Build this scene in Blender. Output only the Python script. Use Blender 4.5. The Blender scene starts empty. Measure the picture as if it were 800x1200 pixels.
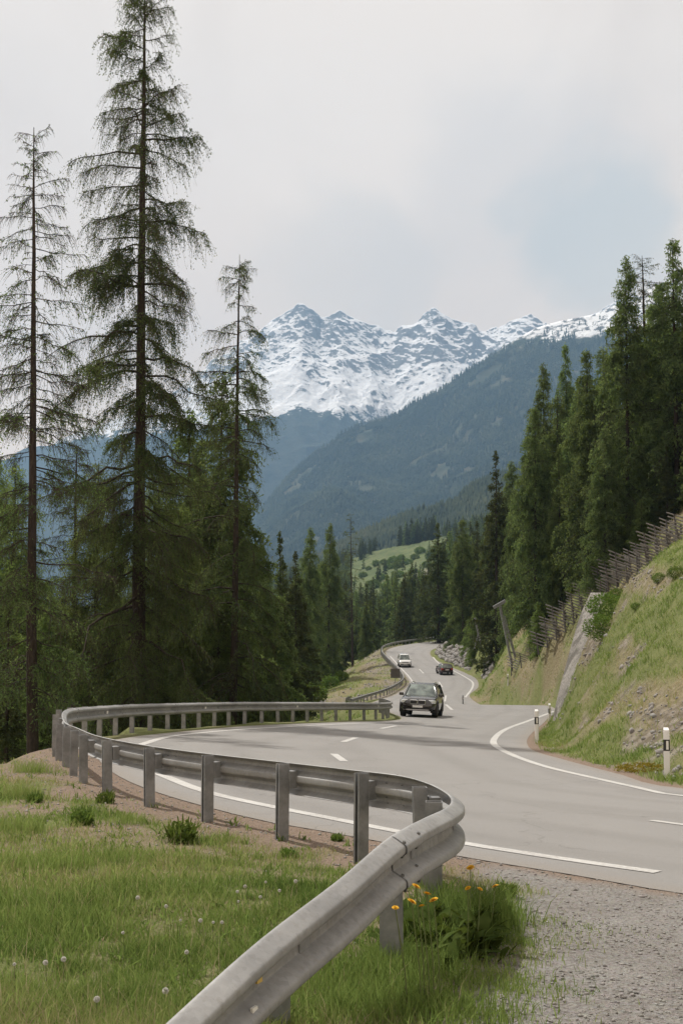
import bpy, bmesh, math, random
import numpy as np
from mathutils import Vector, Matrix
from mathutils.geometry import delaunay_2d_cdt

SC = bpy.context.scene
COL = SC.collection
R = math.radians
rng = np.random.default_rng(11)

# ------------------------------------------------------------------ camera model
F, CX, CY, HORIZON = 1400.0, 400.0, 600.0, 700.0
TH = math.atan((HORIZON - CY) / F)
CT, ST = math.cos(TH), math.sin(TH)


def at(px, py, d):
    """world point seen at photo position (px,py), d metres ahead (camera at the origin, looking along +Y)"""
    dy = F * CT - (CY - py) * ST
    dz = F * ST + (CY - py) * CT
    k = d / dy
    return ((px - CX) * k, d, dz * k)


# ------------------------------------------------------------------ small numeric helpers
def smooth(a, b, x):
    t = np.clip((np.asarray(x, float) - a) / (b - a), 0, 1)
    return t * t * (3 - 2 * t)


def pchip(xs, ys):
    xs = np.asarray(xs, float); ys = np.asarray(ys, float)
    h = np.diff(xs); dl = np.diff(ys) / h
    m = np.zeros(len(xs))
    for i in range(1, len(xs) - 1):
        if dl[i - 1] * dl[i] > 0:
            w1 = 2 * h[i] + h[i - 1]; w2 = h[i] + 2 * h[i - 1]
            m[i] = (w1 + w2) / (w1 / dl[i - 1] + w2 / dl[i])
    m[0] = dl[0]; m[-1] = dl[-1]

    def f(x):
        x = np.asarray(x, float)
        xc = np.clip(x, xs[0], xs[-1])
        i = np.clip(np.searchsorted(xs, xc, side='right') - 1, 0, len(xs) - 2)
        t = (xc - xs[i]) / h[i]
        v = (ys[i] * (1 + 2 * t) * (1 - t) ** 2 + h[i] * m[i] * t * (1 - t) ** 2
             + ys[i + 1] * t * t * (3 - 2 * t) + h[i] * m[i + 1] * t * t * (t - 1))
        return v + (x - xc) * np.where(x < xs[0], m[0], m[-1])
    return f


_P = np.random.default_rng(5).random((257, 257))


def vnoise(x, y):
    x = np.asarray(x, float); y = np.asarray(y, float)
    xi = np.floor(x).astype(int); yi = np.floor(y).astype(int)
    u = x - xi; v = y - yi
    u = u * u * (3 - 2 * u); v = v * v * (3 - 2 * v)
    a = _P[xi % 256, yi % 256]; b = _P[(xi + 1) % 256, yi % 256]
    c = _P[xi % 256, (yi + 1) % 256]; d = _P[(xi + 1) % 256, (yi + 1) % 256]
    return (a * (1 - u) + b * u) * (1 - v) + (c * (1 - u) + d * u) * v


def fbm(x, y, o=4, g=0.5):
    s = 0; a = 1; t = 0
    for i in range(o):
        s = s + a * vnoise(x * 2 ** i + 17.3 * i, y * 2 ** i + 9.1 * i); t += a; a *= g
    return s / t


def ridged(x, y, o=5, g=0.55):
    s = 0; a = 1; t = 0
    for i in range(o):
        n = 1 - np.abs(2 * vnoise(x * 2 ** i + 31.7 * i, y * 2 ** i + 5.3 * i) - 1)
        s = s + a * n * n; t += a; a *= g
    return s / t


def catmull(P, step):
    P = np.asarray(P, float)
    E = np.vstack([2 * P[0] - P[1], P, 2 * P[-1] - P[-2]])
    out = []
    for i in range(1, len(E) - 2):
        p0, p1, p2, p3 = E[i - 1], E[i], E[i + 1], E[i + 2]
        # centripetal
        t0 = 0; t1 = t0 + max(np.linalg.norm(p1 - p0), 1e-6) ** .5
        t2 = t1 + max(np.linalg.norm(p2 - p1), 1e-6) ** .5; t3 = t2 + max(np.linalg.norm(p3 - p2), 1e-6) ** .5
        n = max(2, int(np.linalg.norm(p2 - p1) / step * 2))
        for t in np.linspace(t1, t2, n, endpoint=False):
            A1 = (t1 - t) / (t1 - t0) * p0 + (t - t0) / (t1 - t0) * p1
            A2 = (t2 - t) / (t2 - t1) * p1 + (t - t1) / (t2 - t1) * p2
            A3 = (t3 - t) / (t3 - t2) * p2 + (t - t2) / (t3 - t2) * p3
            B1 = (t2 - t) / (t2 - t0) * A1 + (t - t0) / (t2 - t0) * A2
            B2 = (t3 - t) / (t3 - t1) * A2 + (t - t1) / (t3 - t1) * A3
            out.append((t2 - t) / (t2 - t1) * B1 + (t - t1) / (t2 - t1) * B2)
    out.append(E[-2])
    out = np.array(out)
    L = np.concatenate([[0], np.cumsum(np.linalg.norm(np.diff(out, axis=0), axis=1))])
    s = np.linspace(0, L[-1], max(3, int(L[-1] / step) + 1))
    return np.stack([np.interp(s, L, out[:, k]) for k in range(out.shape[1])], 1)


def offset_line(P, d):
    """offset a polyline sideways in plan; positive = to the left of the direction of travel"""
    T = np.gradient(P[:, :2], axis=0)
    T /= np.linalg.norm(T, axis=1)[:, None]
    Q = P.copy(); Q[:, 0] += -T[:, 1] * d; Q[:, 1] += T[:, 0] * d
    return Q


# ------------------------------------------------------------------ object helpers
def fast_mesh(name, V, faces, mats, mat_idx=None, smoothf=False, attrs=None):
    """faces: list of int arrays (n,3) / (n,4)"""
    me = bpy.data.meshes.new(name)
    V = np.ascontiguousarray(V, dtype=np.float32)
    me.vertices.add(len(V)); me.vertices.foreach_set('co', V.ravel())
    fs = [np.asarray(f, dtype=np.int32) for f in faces if len(f)]
    loops = np.concatenate([f.ravel() for f in fs])
    tot = np.concatenate([np.full(len(f), f.shape[1], np.int32) for f in fs])
    st = np.concatenate([[0], np.cumsum(tot)[:-1]]).astype(np.int32)
    me.loops.add(len(loops)); me.loops.foreach_set('vertex_index', loops)
    me.polygons.add(len(tot)); me.polygons.foreach_set('loop_start', st); me.polygons.foreach_set('loop_total', tot)
    if mat_idx is not None:
        me.polygons.foreach_set('material_index', np.concatenate([np.asarray(m, np.int32) for m in mat_idx if len(m)]))
    if smoothf:
        me.polygons.foreach_set('use_smooth', np.ones(len(tot), bool))
    for m in (mats if isinstance(mats, (list, tuple)) else [mats]):
        me.materials.append(m)
    for k, a in (attrs or {}).items():
        at_ = me.attributes.new(k, 'FLOAT', 'POINT'); at_.data.foreach_set('value', np.asarray(a, np.float32))
    me.update(calc_edges=True); me.validate()
    return me


def link(name, data, parent=None):
    o = bpy.data.objects.new(name, data); COL.objects.link(o)
    if parent is not None: o.parent = parent
    return o


def tag(o, label=None, cat=None, group=None, kind=None):
    if label: o['label'] = label
    if cat: o['category'] = cat
    if group: o['group'] = group
    if kind: o['kind'] = kind
    return o


def thing(name, label, cat, loc=(0, 0, 0), group=None):
    o = link(name, None); o.location = loc
    return tag(o, label, cat, group)


def copy_tree(o, parent=None):
    c = o.copy(); COL.objects.link(c)
    if parent is not None:
        c.parent = parent
    for ch in o.children: copy_tree(ch, c)
    return c


class MB:
    """collects shapes into one mesh"""
    def __init__(s): s.V = []; s.F3 = []; s.F4 = []; s.FN = []; s.n = 0

    def add(s, V, f4=(), f3=(), fn=()):
        V = np.asarray(V, float); s.V.append(V)
        s.F4 += [tuple(i + s.n for i in f) for f in f4]
        s.F3 += [tuple(i + s.n for i in f) for f in f3]
        s.FN += [tuple(i + s.n for i in f) for f in fn]
        s.n += len(V)

    def box(s, c, size, rot=None, taper=1.0):
        x, y, z = [v / 2 for v in size]
        V = np.array([[-x, -y, -z], [x, -y, -z], [x, y, -z], [-x, y, -z],
                      [-x * taper, -y * taper, z], [x * taper, -y * taper, z], [x * taper, y * taper, z], [-x * taper, y * taper, z]])
        if rot is not None: V = V @ np.array(rot).T
        s.add(V + np.array(c), [(0, 3, 2, 1), (4, 5, 6, 7), (0, 1, 5, 4), (1, 2, 6, 5), (2, 3, 7, 6), (3, 0, 4, 7)])

    def bar(s, a, b, w, h=None, up=(0, 0, 1)):
        a = np.array(a, float); b = np.array(b, float); h = h or w
        d = b - a; L = np.linalg.norm(d); d /= L
        u = np.array(up, float)
        sx = np.cross(d, u)
        if np.linalg.norm(sx) < 1e-3: sx = np.cross(d, [1, 0, 0])
        sx /= np.linalg.norm(sx); uz = np.cross(sx, d)
        s.box((a + b) / 2, (L, w, h), np.stack([d, sx, uz], 1))

    def tube(s, P, r, n=8, caps=True):
        P = np.asarray(P, float); r = np.broadcast_to(np.asarray(r, float), (len(P),))
        T = np.gradient(P, axis=0); T /= np.linalg.norm(T, axis=1)[:, None] + 1e-9
        ref = np.array([0, 0, 1.0]) if abs(T[0, 2]) < .9 else np.array([1.0, 0, 0])
        A = np.cross(T, ref); A /= np.linalg.norm(A, axis=1)[:, None] + 1e-9
        B = np.cross(T, A)
        th = np.linspace(0, 2 * math.pi, n, endpoint=False)
        V = (P[:, None] + r[:, None, None] * (np.cos(th)[None, :, None] * A[:, None] + np.sin(th)[None, :, None] * B[:, None])).reshape(-1, 3)
        f = [(i * n + j, i * n + (j + 1) % n, (i + 1) * n + (j + 1) % n, (i + 1) * n + j) for i in range(len(P) - 1) for j in range(n)]
        fn = [tuple(range(n))[::-1], tuple((len(P) - 1) * n + j for j in range(n))] if caps else []
        s.add(V, f, (), fn)

    def loft(s, rings, caps=True):
        n = len(rings[0]); V = np.concatenate([np.asarray(r, float) for r in rings])
        f = [(i * n + j, i * n + (j + 1) % n, (i + 1) * n + (j + 1) % n, (i + 1) * n + j) for i in range(len(rings) - 1) for j in range(n)]
        fn = [tuple(range(n))[::-1], tuple((len(rings) - 1) * n + j for j in range(n))] if caps else []
        s.add(V, f, (), fn)

    def build(s, name, mat, parent=None, smoothf=False, bevel=0, angle=40):
        me = bpy.data.meshes.new(name)
        me.from_pydata([tuple(v) for v in np.concatenate(s.V)], [], s.F4 + s.F3 + s.FN)
        for m in (mat if isinstance(mat, (list, tuple)) else [mat]): me.materials.append(m)
        bm = bmesh.new(); bm.from_mesh(me)
        bmesh.ops.recalc_face_normals(bm, faces=bm.faces)
        if bevel:
            ed = [e for e in bm.edges if len(e.link_faces) == 2 and e.calc_face_angle(0) > R(35)]
            bmesh.ops.bevel(bm, geom=ed, offset=bevel, segments=2, affect='EDGES', profile=.6)
        for f in bm.faces: f.smooth = smoothf
        if smoothf:
            for e in bm.edges:
                if len(e.link_faces) == 2 and e.calc_face_angle(0) > R(angle): e.smooth = False
        bm.to_mesh(me); bm.free(); me.update()
        return link(name, me, parent)


# ------------------------------------------------------------------ material helpers
def new_mat(name):
    m = bpy.data.materials.new(name); m.use_nodes = True
    nt = m.node_tree; nt.nodes.clear()
    return m, nt


def N(nt, typ, **kw):
    n = nt.nodes.new(typ)
    for k, v in kw.items():
        if k.startswith('_'): setattr(n, k[1:], v)
        else: n.inputs[k.replace('__', ' ')].default_value = v
    return n


def L(nt, a, b): nt.links.new(a, b)


def ramp(nt, fac, stops, interp='LINEAR'):
    n = nt.nodes.new('ShaderNodeValToRGB'); n.color_ramp.interpolation = interp
    el = n.color_ramp.elements
    while len(el) < len(stops): el.new(.5)
    for e, (p, c) in zip(el, stops):
        e.position = p; e.color = (*c, 1) if len(c) == 3 else c
    L(nt, fac, n.inputs['Fac']); return n.outputs['Color']


def noise(nt, vec, scale, detail=4, rough=.55, dist=0):
    n = N(nt, 'ShaderNodeTexNoise', Scale=scale, Detail=detail, Roughness=rough, Distortion=dist)
    if vec is not None: L(nt, vec, n.inputs['Vector'])
    return n.outputs['Fac']


def mixc(nt, fac, a, b, mode='MIX'):
    n = nt.nodes.new('ShaderNodeMix'); n.data_type = 'RGBA'; n.blend_type = mode
    for sock, v in ((n.inputs[0], fac), (n.inputs[6], a), (n.inputs[7], b)):
        if isinstance(v, (int, float)): sock.default_value = v
        elif isinstance(v, tuple): sock.default_value = (*v, 1)
        else: L(nt, v, sock)
    return n.outputs[2]


def math_(nt, op, a, b=None, c=None):
    n = nt.nodes.new('ShaderNodeMath'); n.operation = op
    for i, v in enumerate((a, b, c)):
        if v is None: continue
        if isinstance(v, (int, float)): n.inputs[i].default_value = v
        else: L(nt, v, n.inputs[i])
    return n.outputs[0]


def maprange(nt, v, a, b, c=0., d=1.):
    n = nt.nodes.new('ShaderNodeMapRange'); n.interpolation_type = 'SMOOTHSTEP'
    L(nt, v, n.inputs[0])
    for i, q in enumerate((a, b, c, d)): n.inputs[i + 1].default_value = q
    return n.outputs[0]


def bump(nt, h, strength, dist):
    n = N(nt, 'ShaderNodeBump', Strength=strength, Distance=dist); L(nt, h, n.inputs['Height']); return n.outputs['Normal']


def finish(nt, color, rough=.8, metal=0., normal=None, spec=.5, **kw):
    p = nt.nodes.new('ShaderNodeBsdfPrincipled'); o = nt.nodes.new('ShaderNodeOutputMaterial')
    for k, v in (('Base Color', color), ('Roughness', rough), ('Metallic', metal), ('Specular IOR Level', spec)):
        if isinstance(v, tuple): p.inputs[k].default_value = (*v, 1)
        elif isinstance(v, (int, float)): p.inputs[k].default_value = v
        else: L(nt, v, p.inputs[k])
    for k, v in kw.items(): p.inputs[k.replace('__', ' ')].default_value = v
    if normal is not None: L(nt, normal, p.inputs['Normal'])
    L(nt, p.outputs[0], o.inputs['Surface'])
    return p


def pos(nt): return nt.nodes.new('ShaderNodeNewGeometry').outputs['Position']
def objco(nt): return nt.nodes.new('ShaderNodeTexCoord').outputs['Object']


def attr(nt, name):
    n = nt.nodes.new('ShaderNodeAttribute'); n.attribute_name = name; return n.outputs['Fac']


def simple(name, col, rough=.6, metal=0., spec=.5, var=.12, scale=30, bmp=0., **kw):
    m, nt = new_mat(name)
    n = noise(nt, objco(nt), scale, 4)
    c = mixc(nt, n, tuple(v * (1 - var) for v in col), tuple(min(1, v * (1 + var)) for v in col))
    nb = bump(nt, n, bmp, .01) if bmp else None
    finish(nt, c, rough, metal, nb, spec, **kw)
    return m


def foliage_mat(name, c1, c2, c3, trans=.35, scale=.9):
    """leaf material: hue varies by clump and by tree; part of the light passes through"""
    m, nt = new_mat(name)
    co = objco(nt)
    n = noise(nt, co, scale, 3, .6)
    fine = noise(nt, co, 14, 2)
    rnd = nt.nodes.new('ShaderNodeObjectInfo').outputs['Random']
    c = ramp(nt, math_(nt, 'ADD', math_(nt, 'MULTIPLY', n, .75), math_(nt, 'MULTIPLY', fine, .25)), [(.35, c1), (.5, c2), (.66, c3)])
    hs = nt.nodes.new('ShaderNodeHueSaturation'); L(nt, c, hs.inputs['Color'])
    L(nt, maprange(nt, rnd, 0, 1, .49, .51), hs.inputs['Hue']); L(nt, maprange(nt, rnd, 0, 1, .85, 1.15), hs.inputs['Value'])
    d = nt.nodes.new('ShaderNodeBsdfDiffuse'); t = nt.nodes.new('ShaderNodeBsdfTranslucent')
    L(nt, hs.outputs[0], d.inputs[0])
    tc = mixc(nt, 1.0, hs.outputs[0], (1.25, 1.2, .75), 'MULTIPLY'); L(nt, tc, t.inputs[0])
    mx = N(nt, 'ShaderNodeMixShader', Fac=trans); L(nt, d.outputs[0], mx.inputs[1]); L(nt, t.outputs[0], mx.inputs[2])
    o = nt.nodes.new('ShaderNodeOutputMaterial'); L(nt, mx.outputs[0], o.inputs['Surface'])
    return m



# ================================================================== THE GROUND
S_ = pchip([-40, 0, 40, 55, 63, 72, 80, 92, 103, 112, 130, 150, 170, 190, 210, 230, 250, 320, 420],
           [-2.8, 0, 2.8, 3.85, 4.38, 4.92, 5.4, 6.75, 8.0, 8.42, 8.72, 8.95, 8.75, 8.3, 7.8, 7.4, 7.0, 5.6, 4.2])


def RZ(x, y):
    """height of the road surface (banked near part, dip behind the crest)"""
    x = np.asarray(x, float); y = np.asarray(y, float)
    w = 1 - smooth(56, 95, y)
    return -1.6 - 0.045 * np.clip(x, -12, 30) * w - S_(y)


def on_road(px, py, lo, hi):
    """point where the sight line through a photo position meets the road surface"""
    ds = np.linspace(lo, hi, 1600)
    P = np.array([at(px, py, d) for d in ds])
    g = P[:, 2] - RZ(P[:, 0], P[:, 1])
    k = np.where((g[:-1] > 0) & (g[1:] <= 0))[0]
    i = k[0] if len(k) else int(np.argmin(np.abs(g)))
    return P[i]


def near(l): return [tuple(on_road(px, py, 2, 84)) for px, py in l]
def far(l): return [tuple(on_road(px, py, 108, 330)) for px, py in l]


def zr(l): return [(x, y, float(RZ(x, y))) for x, y in l]


outer_px = [(760, 1040), (670, 1024), (600, 1013), (540, 1003), (470, 991), (400, 977), (320, 964), (235, 943), (190, 930), (150, 915), (126, 900),
            (112, 884), (112, 872), (145, 865), (180, 860.5), (210, 857.5), (260, 853), (300, 850), (350, 848), (400, 846), (466, 843.5)]
outer_near = near(outer_px)
outer_mid = zr([(2.5, 68), (1.8, 80), (1.2, 96)])
outer_far = far([(434, 824), (462, 814), (479, 801), (474, 791), (460, 777), (452, 767), (454, 761.5), (467, 757), (502, 752), (530, 749.6)])
end_far = zr([(33, 256), (40, 262)])
inner_near = near([(800, 924), (725, 907), (660, 890), (626, 880), (617, 870), (625, 857), (648, 838)])
inner_mid = zr([(12.0, 66), (13.6, 77), (14.0, 90), (13.2, 106)])
inner_far = far([(550, 816), (560, 805), (557, 795), (545, 788.5), (527, 781), (512, 774), (504, 767), (507, 761), (522, 756.5), (535, 753)])
start_o = zr([(26, 2.5), (14, 6.2), (6.0, 8.0)])
start_i = zr([(40, 15.5), (24, 17.5), (14, 20.5)])
OUT_L = catmull(start_o + outer_near + outer_mid + outer_far + end_far, .8)
IN_L = catmull(start_i + inner_near + inner_mid + inner_far + zr([(32.5, 247), (40, 252)]), .8)
ROAD = np.vstack([OUT_L[:, :2], IN_L[::-1, :2]])


def road_sd(x, y):
    """signed distance in plan to the asphalt edge (negative on the asphalt)"""
    P = np.stack([np.ravel(x), np.ravel(y)], 1)
    A = ROAD; B = np.roll(ROAD, -1, 0); AB = B - A; l2 = (AB ** 2).sum(1) + 1e-12
    out = np.empty(len(P))
    for s in range(0, len(P), 4000):
        q = P[s:s + 4000]
        AP = q[:, None] - A[None]
        t = np.clip((AP * AB).sum(2) / l2, 0, 1)
        d = np.sqrt(((AP - t[..., None] * AB) ** 2).sum(2).min(1))
        c = ((A[None, :, 1] > q[:, None, 1]) != (B[None, :, 1] > q[:, None, 1]))
        xc = A[None, :, 0] + (q[:, None, 1] - A[None, :, 1]) * AB[None, :, 0] / np.where(np.abs(AB[:, 1]) < 1e-9, 1e-9, AB[:, 1])[None]
        ins = (c & (q[:, None, 0] < xc)).sum(1) % 2 == 1
        out[s:s + 4000] = np.where(ins, -d, d)
    return out.reshape(np.shape(x))


# rail lines -------------------------------------------------------------------
def railp(px, py, d): return at(px, py, d)


rail_top_near = [railp(40, 1345, 3.9), railp(200, 1196, 4.65), railp(300, 1106, 5.25), railp(400, 1029, 6.0), railp(457, 981, 6.6), railp(497, 959, 7.1),
                 railp(519, 949, 7.6), railp(529, 940, 8.3), railp(522, 929, 9.3), railp(498, 917, 10.2), railp(470, 909.5, 10.7), railp(400, 901, 11.4),
                 railp(330, 893, 12.4), railp(250, 884, 13.4), railp(180, 875, 14.7), railp(120, 864, 16.4), railp(91, 853.5, 19.2), railp(75, 845.5, 22.0)]
apex = [(-5.75, 25.2), (-5.8, 28.3)]
k0 = int(np.argmin(np.hypot(OUT_L[:, 0] - near([(180, 860.5)])[0][0], OUT_L[:, 1] - near([(180, 860.5)])[0][1])))
k1 = int(np.argmin(np.hypot(OUT_L[:, 0] - 2.5, OUT_L[:, 1] - 68)))
k2 = int(np.argmin(np.hypot(OUT_L[:, 0] - 1.5, OUT_L[:, 1] - 88)))
back = offset_line(OUT_L, .5)[k0:k1:4]
rail_near = catmull(rail_top_near + [(x, y, float(RZ(x, y)) + .76) for x, y in apex + [tuple(p[:2]) for p in back]], .12)
fl = offset_line(OUT_L, .7)[k2:]
rail_far = catmull([(p[0], p[1], p[2] + .76) for p in fl[::5]], .5)

# ground away from the road: control points -----------------------------------
ctl = []
def C(*p): ctl.append(p)
def CP(px, py, d): ctl.append(at(px, py, d))


def plane(x, y, dz=0): ctl.append((x, y, float(RZ(x, y)) + dz))


for x, y in [(-2, 3), (0, 2), (3, 2), (6, 3), (10, 3), (-1, 5), (2, 5), (5, 6), (-3, 6), (-2, 8), (1, 8), (-3, 10), (-1, 10), (-4, 13), (-3, 15), (-5, 17),
             (0, -6), (8, -8), (20, -6)]:
    plane(x, y, 0)
for x, y, z in [(-5, 5, -.25), (-5, 9, -.15), (-6, 13, -.25), (-6.2, 17.5, -.15), (-5.9, 20, -.1), (-8, 8, -.9), (-9, 14, -1.4), (-8, 20, -1.9),
                (-6.6, 24, -.3), (-8, 26, -1.8), (-6.7, 29, -.3), (-8.5, 31, -2.2), (-14, 14, -5), (-14, 25, -6), (-25, 20, -12), (-40, 40, -18), (-60, 20, -22),
                (-6.1, 33, -.3), (-8, 38, -2.2), (-5, 40, -.5), (-6, 46, -2.6), (-3.2, 46, -.25), (-3, 52, -.9), (-1, 50, -.15), (.5, 55, -.15), (1.6, 60, -.15),
                (-1, 58, -.5), (-4, 58, -2.6), (0, 66, -.7), (.4, 80, -.3), (-10, 45, -5), (-12, 60, -8), (-20, 50, -10), (-4, 75, -3.2), (0, 95, -.35),
                (-30, 80, -18), (-60, 80, -26), (-12, 90, -8.5), (-3, 100, -1.5)]:
    plane(x, y, z)
# bank on the outer side of the far bend
for p in [(400, 815, 117), (375, 822, 112), (430, 806, 140), (400, 803, 145), (372, 816, 140), (440, 790, 160), (415, 790, 165), (392, 802, 168),
          (436, 776, 188), (418, 782, 192), (440, 768, 208)]: CP(*p)
for p in [(365, 832, 125), (380, 815, 185), (405, 800, 210), (425, 785, 228), (300, 850, 150), (330, 850, 100)]: CP(*p)
# slope on the right, near part
for p in [(800, 916, 24), (800, 880, 25.3), (800, 800, 29.5), (800, 740, 33.5), (800, 700, 37), (800, 664, 42), (760, 680, 44), (730, 692, 47), (708, 704, 52),
          (725, 890, 28), (720, 830, 33), (720, 760, 40), (760, 760, 35), (760, 830, 29.5), (680, 860, 36), (680, 800, 44), (690, 740, 50), (660, 860, 42),
          (655, 838, 51), (665, 800, 52), (680, 755, 54), (640, 868, 41),
          (900, 900, 22), (900, 760, 29), (900, 640, 38), (1000, 800, 24), (1000, 620, 36)]: CP(*p)
# the slope behind the concrete wall, up to the snow fences and the wood
for p in [(675, 790, 66), (690, 740, 68), (704, 715, 67), (650, 818, 72), (612, 822, 97), (600, 800, 104), (570, 812, 112), (575, 790, 120), (620, 785, 98), (660, 760, 84),
          (640, 745, 95), (585, 772, 128), (620, 745, 108), (660, 712, 98), (700, 690, 90), (740, 664, 84), (780, 640, 78), (820, 610, 74), (900, 560, 70),
          (700, 664, 106), (760, 622, 98), (640, 716, 118), (600, 742, 132), (660, 690, 130), (760, 590, 125), (620, 715, 150),
          (570, 750, 165), (545, 752, 200), (600, 720, 190), (540, 735, 240), (575, 715, 270)]: CP(*p)
for p in [(60, 60, 26), (60, 100, 27), (60, 150, 27), (62, 210, 25), (120, 100, 62), (120, 220, 60), (200, 300, 105), (60, 20, 28), (120, 10, 65), (120, 400, 58), (70, 330, 22)]: C(*p)
# valley beyond
for p in [(520, 765, 300), (480, 772, 300), (440, 778, 290), (380, 785, 320), (300, 760, 300), (200, 770, 300), (480, 752, 420), (420, 758, 450), (340, 735, 500),
          (200, 740, 500), (0, 760, 400), (540, 728, 420), (560, 680, 420), (600, 640, 420), (510, 700, 620), (470, 718, 620), (420, 722, 650), (350, 715, 700), (250, 720, 800),
          (500, 662, 820), (460, 672, 840), (425, 682, 860), (350, 712, 900), (500, 642, 980), (460, 650, 1020), (425, 660, 1040), (380, 680, 1050), (530, 640, 980), (560, 630, 1000),
          (490, 636, 1120), (440, 645, 1150), (480, 650, 1400), (400, 680, 1500), (560, 620, 1500), (300, 720, 1500), (650, 600, 1200), (0, 760, 1500), (900, 500, 1500),
          (480, 690, 2200), (0, 760, 2600), (900, 560, 2600)]: CP(*p)
for x, y in [(-100, 0), (-200, 100), (-400, 300), (-700, 700)]: C(x, y, -40 - .02 * abs(x))
C(100, -60, 4); C(-100, -100, -20); C(0, -80, 3)
for ln, off in ((OUT_L[4::6], 1.6), (IN_L[4::6], -1.2)):
    for p in offset_line(ln, off): ctl.append((p[0], p[1], float(RZ(p[0], p[1])) + (.04 if off < 0 else -.05)))
for p in rail_near[25::28]: ctl.append((p[0], p[1], float(RZ(p[0], p[1]))))
ctl = np.array(ctl)
# thin the list where points crowd
keep = []
for i, p in enumerate(ctl):
    if all(math.hypot(p[0] - ctl[j][0], p[1] - ctl[j][1]) > .02 * math.hypot(p[0], p[1]) + .25 for j in keep): keep.append(i)
ctl = ctl[keep]
_D = np.sqrt(((ctl[:, None, :2] - ctl[None, :, :2]) ** 2).sum(2))
_n = len(ctl)
_A = np.zeros((_n + 3, _n + 3)); _A[:_n, :_n] = -_D - np.eye(_n) * .15; _A[:_n, _n] = 1; _A[:_n, _n + 1:] = ctl[:, :2]; _A[_n:, :_n] = _A[:_n, _n:].T
_W = np.linalg.solve(_A, np.concatenate([ctl[:, 2], [0, 0, 0]]))


def GZ(x, y):
    P = np.stack([np.ravel(x), np.ravel(y)], 1).astype(float); out = np.empty(len(P))
    for s in range(0, len(P), 8000):
        q = P[s:s + 8000]
        d = np.sqrt(((q[:, None] - ctl[None, :, :2]) ** 2).sum(2))
        out[s:s + 8000] = -d @ _W[:_n] + _W[_n] + q @ _W[_n + 1:]
    return out.reshape(np.shape(x))


def H(x, y, sd=None, rough=True):
    x = np.asarray(x, float); y = np.asarray(y, float)
    sd = road_sd(x, y) if sd is None else sd
    g = GZ(x, y)
    dist = np.hypot(x, y)
    if rough:
        amp = .04 + .035 * smooth(14, 60, dist) * 6 + .8 * smooth(200, 900, dist)
        k = smooth(.5, 3.5, sd)
        g = g + k * amp * (fbm(x * .55, y * .55, 4) - .5) * 2 + k * smooth(20, 40, dist) * (1 - smooth(120, 300, dist)) * .5 * (fbm(x * .16 + 9, y * .16, 3) - .5) * 2
        g = g + .02 * smooth(.1, .6, sd) * (fbm(x * 3, y * 3, 3) - .5) * (1 - smooth(25, 50, dist))
    r = RZ(x, y)
    t = smooth(.15, 1.7, sd)
    z = r * (1 - t) + g * t
    return z - .07 * (1 - smooth(-.25, .12, sd)) + .01


def Hs(x, y): return float(H(np.array([x]), np.array([y]))[0])


def ray_ground(px, py, lo=3., hi=400., n=700):
    ds = np.geomspace(lo, hi, n)
    P = np.array([at(px, py, d) for d in ds])
    g = P[:, 2] - H(P[:, 0], P[:, 1])
    k = np.where((g[:-1] > 0) & (g[1:] <= 0))[0]
    i = k[0] if len(k) else int(np.argmin(np.abs(g)))
    return P[i]


_gx = np.arange(-14, 26.01, .2); _gy = np.arange(1, 72.01, .2)
_SG = road_sd(*np.meshgrid(_gx, _gy))


def sd_near(x, y):
    fx = np.clip((np.asarray(x) + 14) / .2, 0, len(_gx) - 1.001); fy = np.clip((np.asarray(y) - 1) / .2, 0, len(_gy) - 1.001)
    i = fx.astype(int); j = fy.astype(int); u_ = fx - i; v_ = fy - j
    return (_SG[j, i] * (1 - u_) + _SG[j, i + 1] * u_) * (1 - v_) + (_SG[j + 1, i] * (1 - u_) + _SG[j + 1, i + 1] * u_) * v_


# terrain sheet ----------------------------------------------------------------
u = np.linspace(-1, 1, 401)
ang = np.sign(u) * (R(17) * np.abs(u) * 1.25 + (R(80) - R(17) * 1.25) * np.abs(u) ** 4)
rad = np.concatenate([np.geomspace(1.0, 60, 300), np.geomspace(60, 2600, 200)[1:]])
AA, RR = np.meshgrid(ang, rad)
TX = RR * np.sin(AA); TY = RR * np.cos(AA) - .6
TSD = road_sd(TX, TY)
TZ = H(TX, TY, TSD)
TZ[TSD < -.3] = (RZ(TX, TY) - .12)[TSD < -.3]
nr, nc = TX.shape


def poly_mask(x, y, P):
    P = np.asarray(P, float); Q = np.roll(P, -1, 0); ins = np.zeros(np.shape(x), bool)
    for a, b in zip(P, Q):
        c = (a[1] > y) != (b[1] > y)
        with np.errstate(divide='ignore', invalid='ignore'):
            xc = a[0] + (y - a[1]) * (b[0] - a[0]) / (b[1] - a[1])
        ins ^= c & (x < xc)
    return ins


def pix(x, y, z):
    """photo position of world points"""
    zc = y * CT + z * ST; uc = -y * ST + z * CT
    zc = np.where(zc < .1, .1, zc)
    return CX + F * x / zc, CY - F * uc / zc


def plane_px(l): return [on_road(px, py, 1.5, 60)[:2] for px, py in l]


GRAVEL = plane_px([(530, 1003), (620, 1018), (760, 1042), (900, 1060)]) + [(14, 6), (14, -4), (.3, -4)] + plane_px([(500, 1330), (545, 1230), (575, 1180), (600, 1140), (612, 1110), (606, 1075), (575, 1040)])


def sd_poly(x, y, P):
    P = np.asarray(P, float); Q = np.roll(P, -1, 0); d = np.full(np.shape(x), 1e9)
    for a, b in zip(P, Q):
        ab = b - a; t = np.clip(((x - a[0]) * ab[0] + (y - a[1]) * ab[1]) / (ab @ ab), 0, 1)
        d = np.minimum(d, np.hypot(x - a[0] - t * ab[0], y - a[1] - t * ab[1]))
    return np.where(poly_mask(x, y, P), -d, d)


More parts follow.
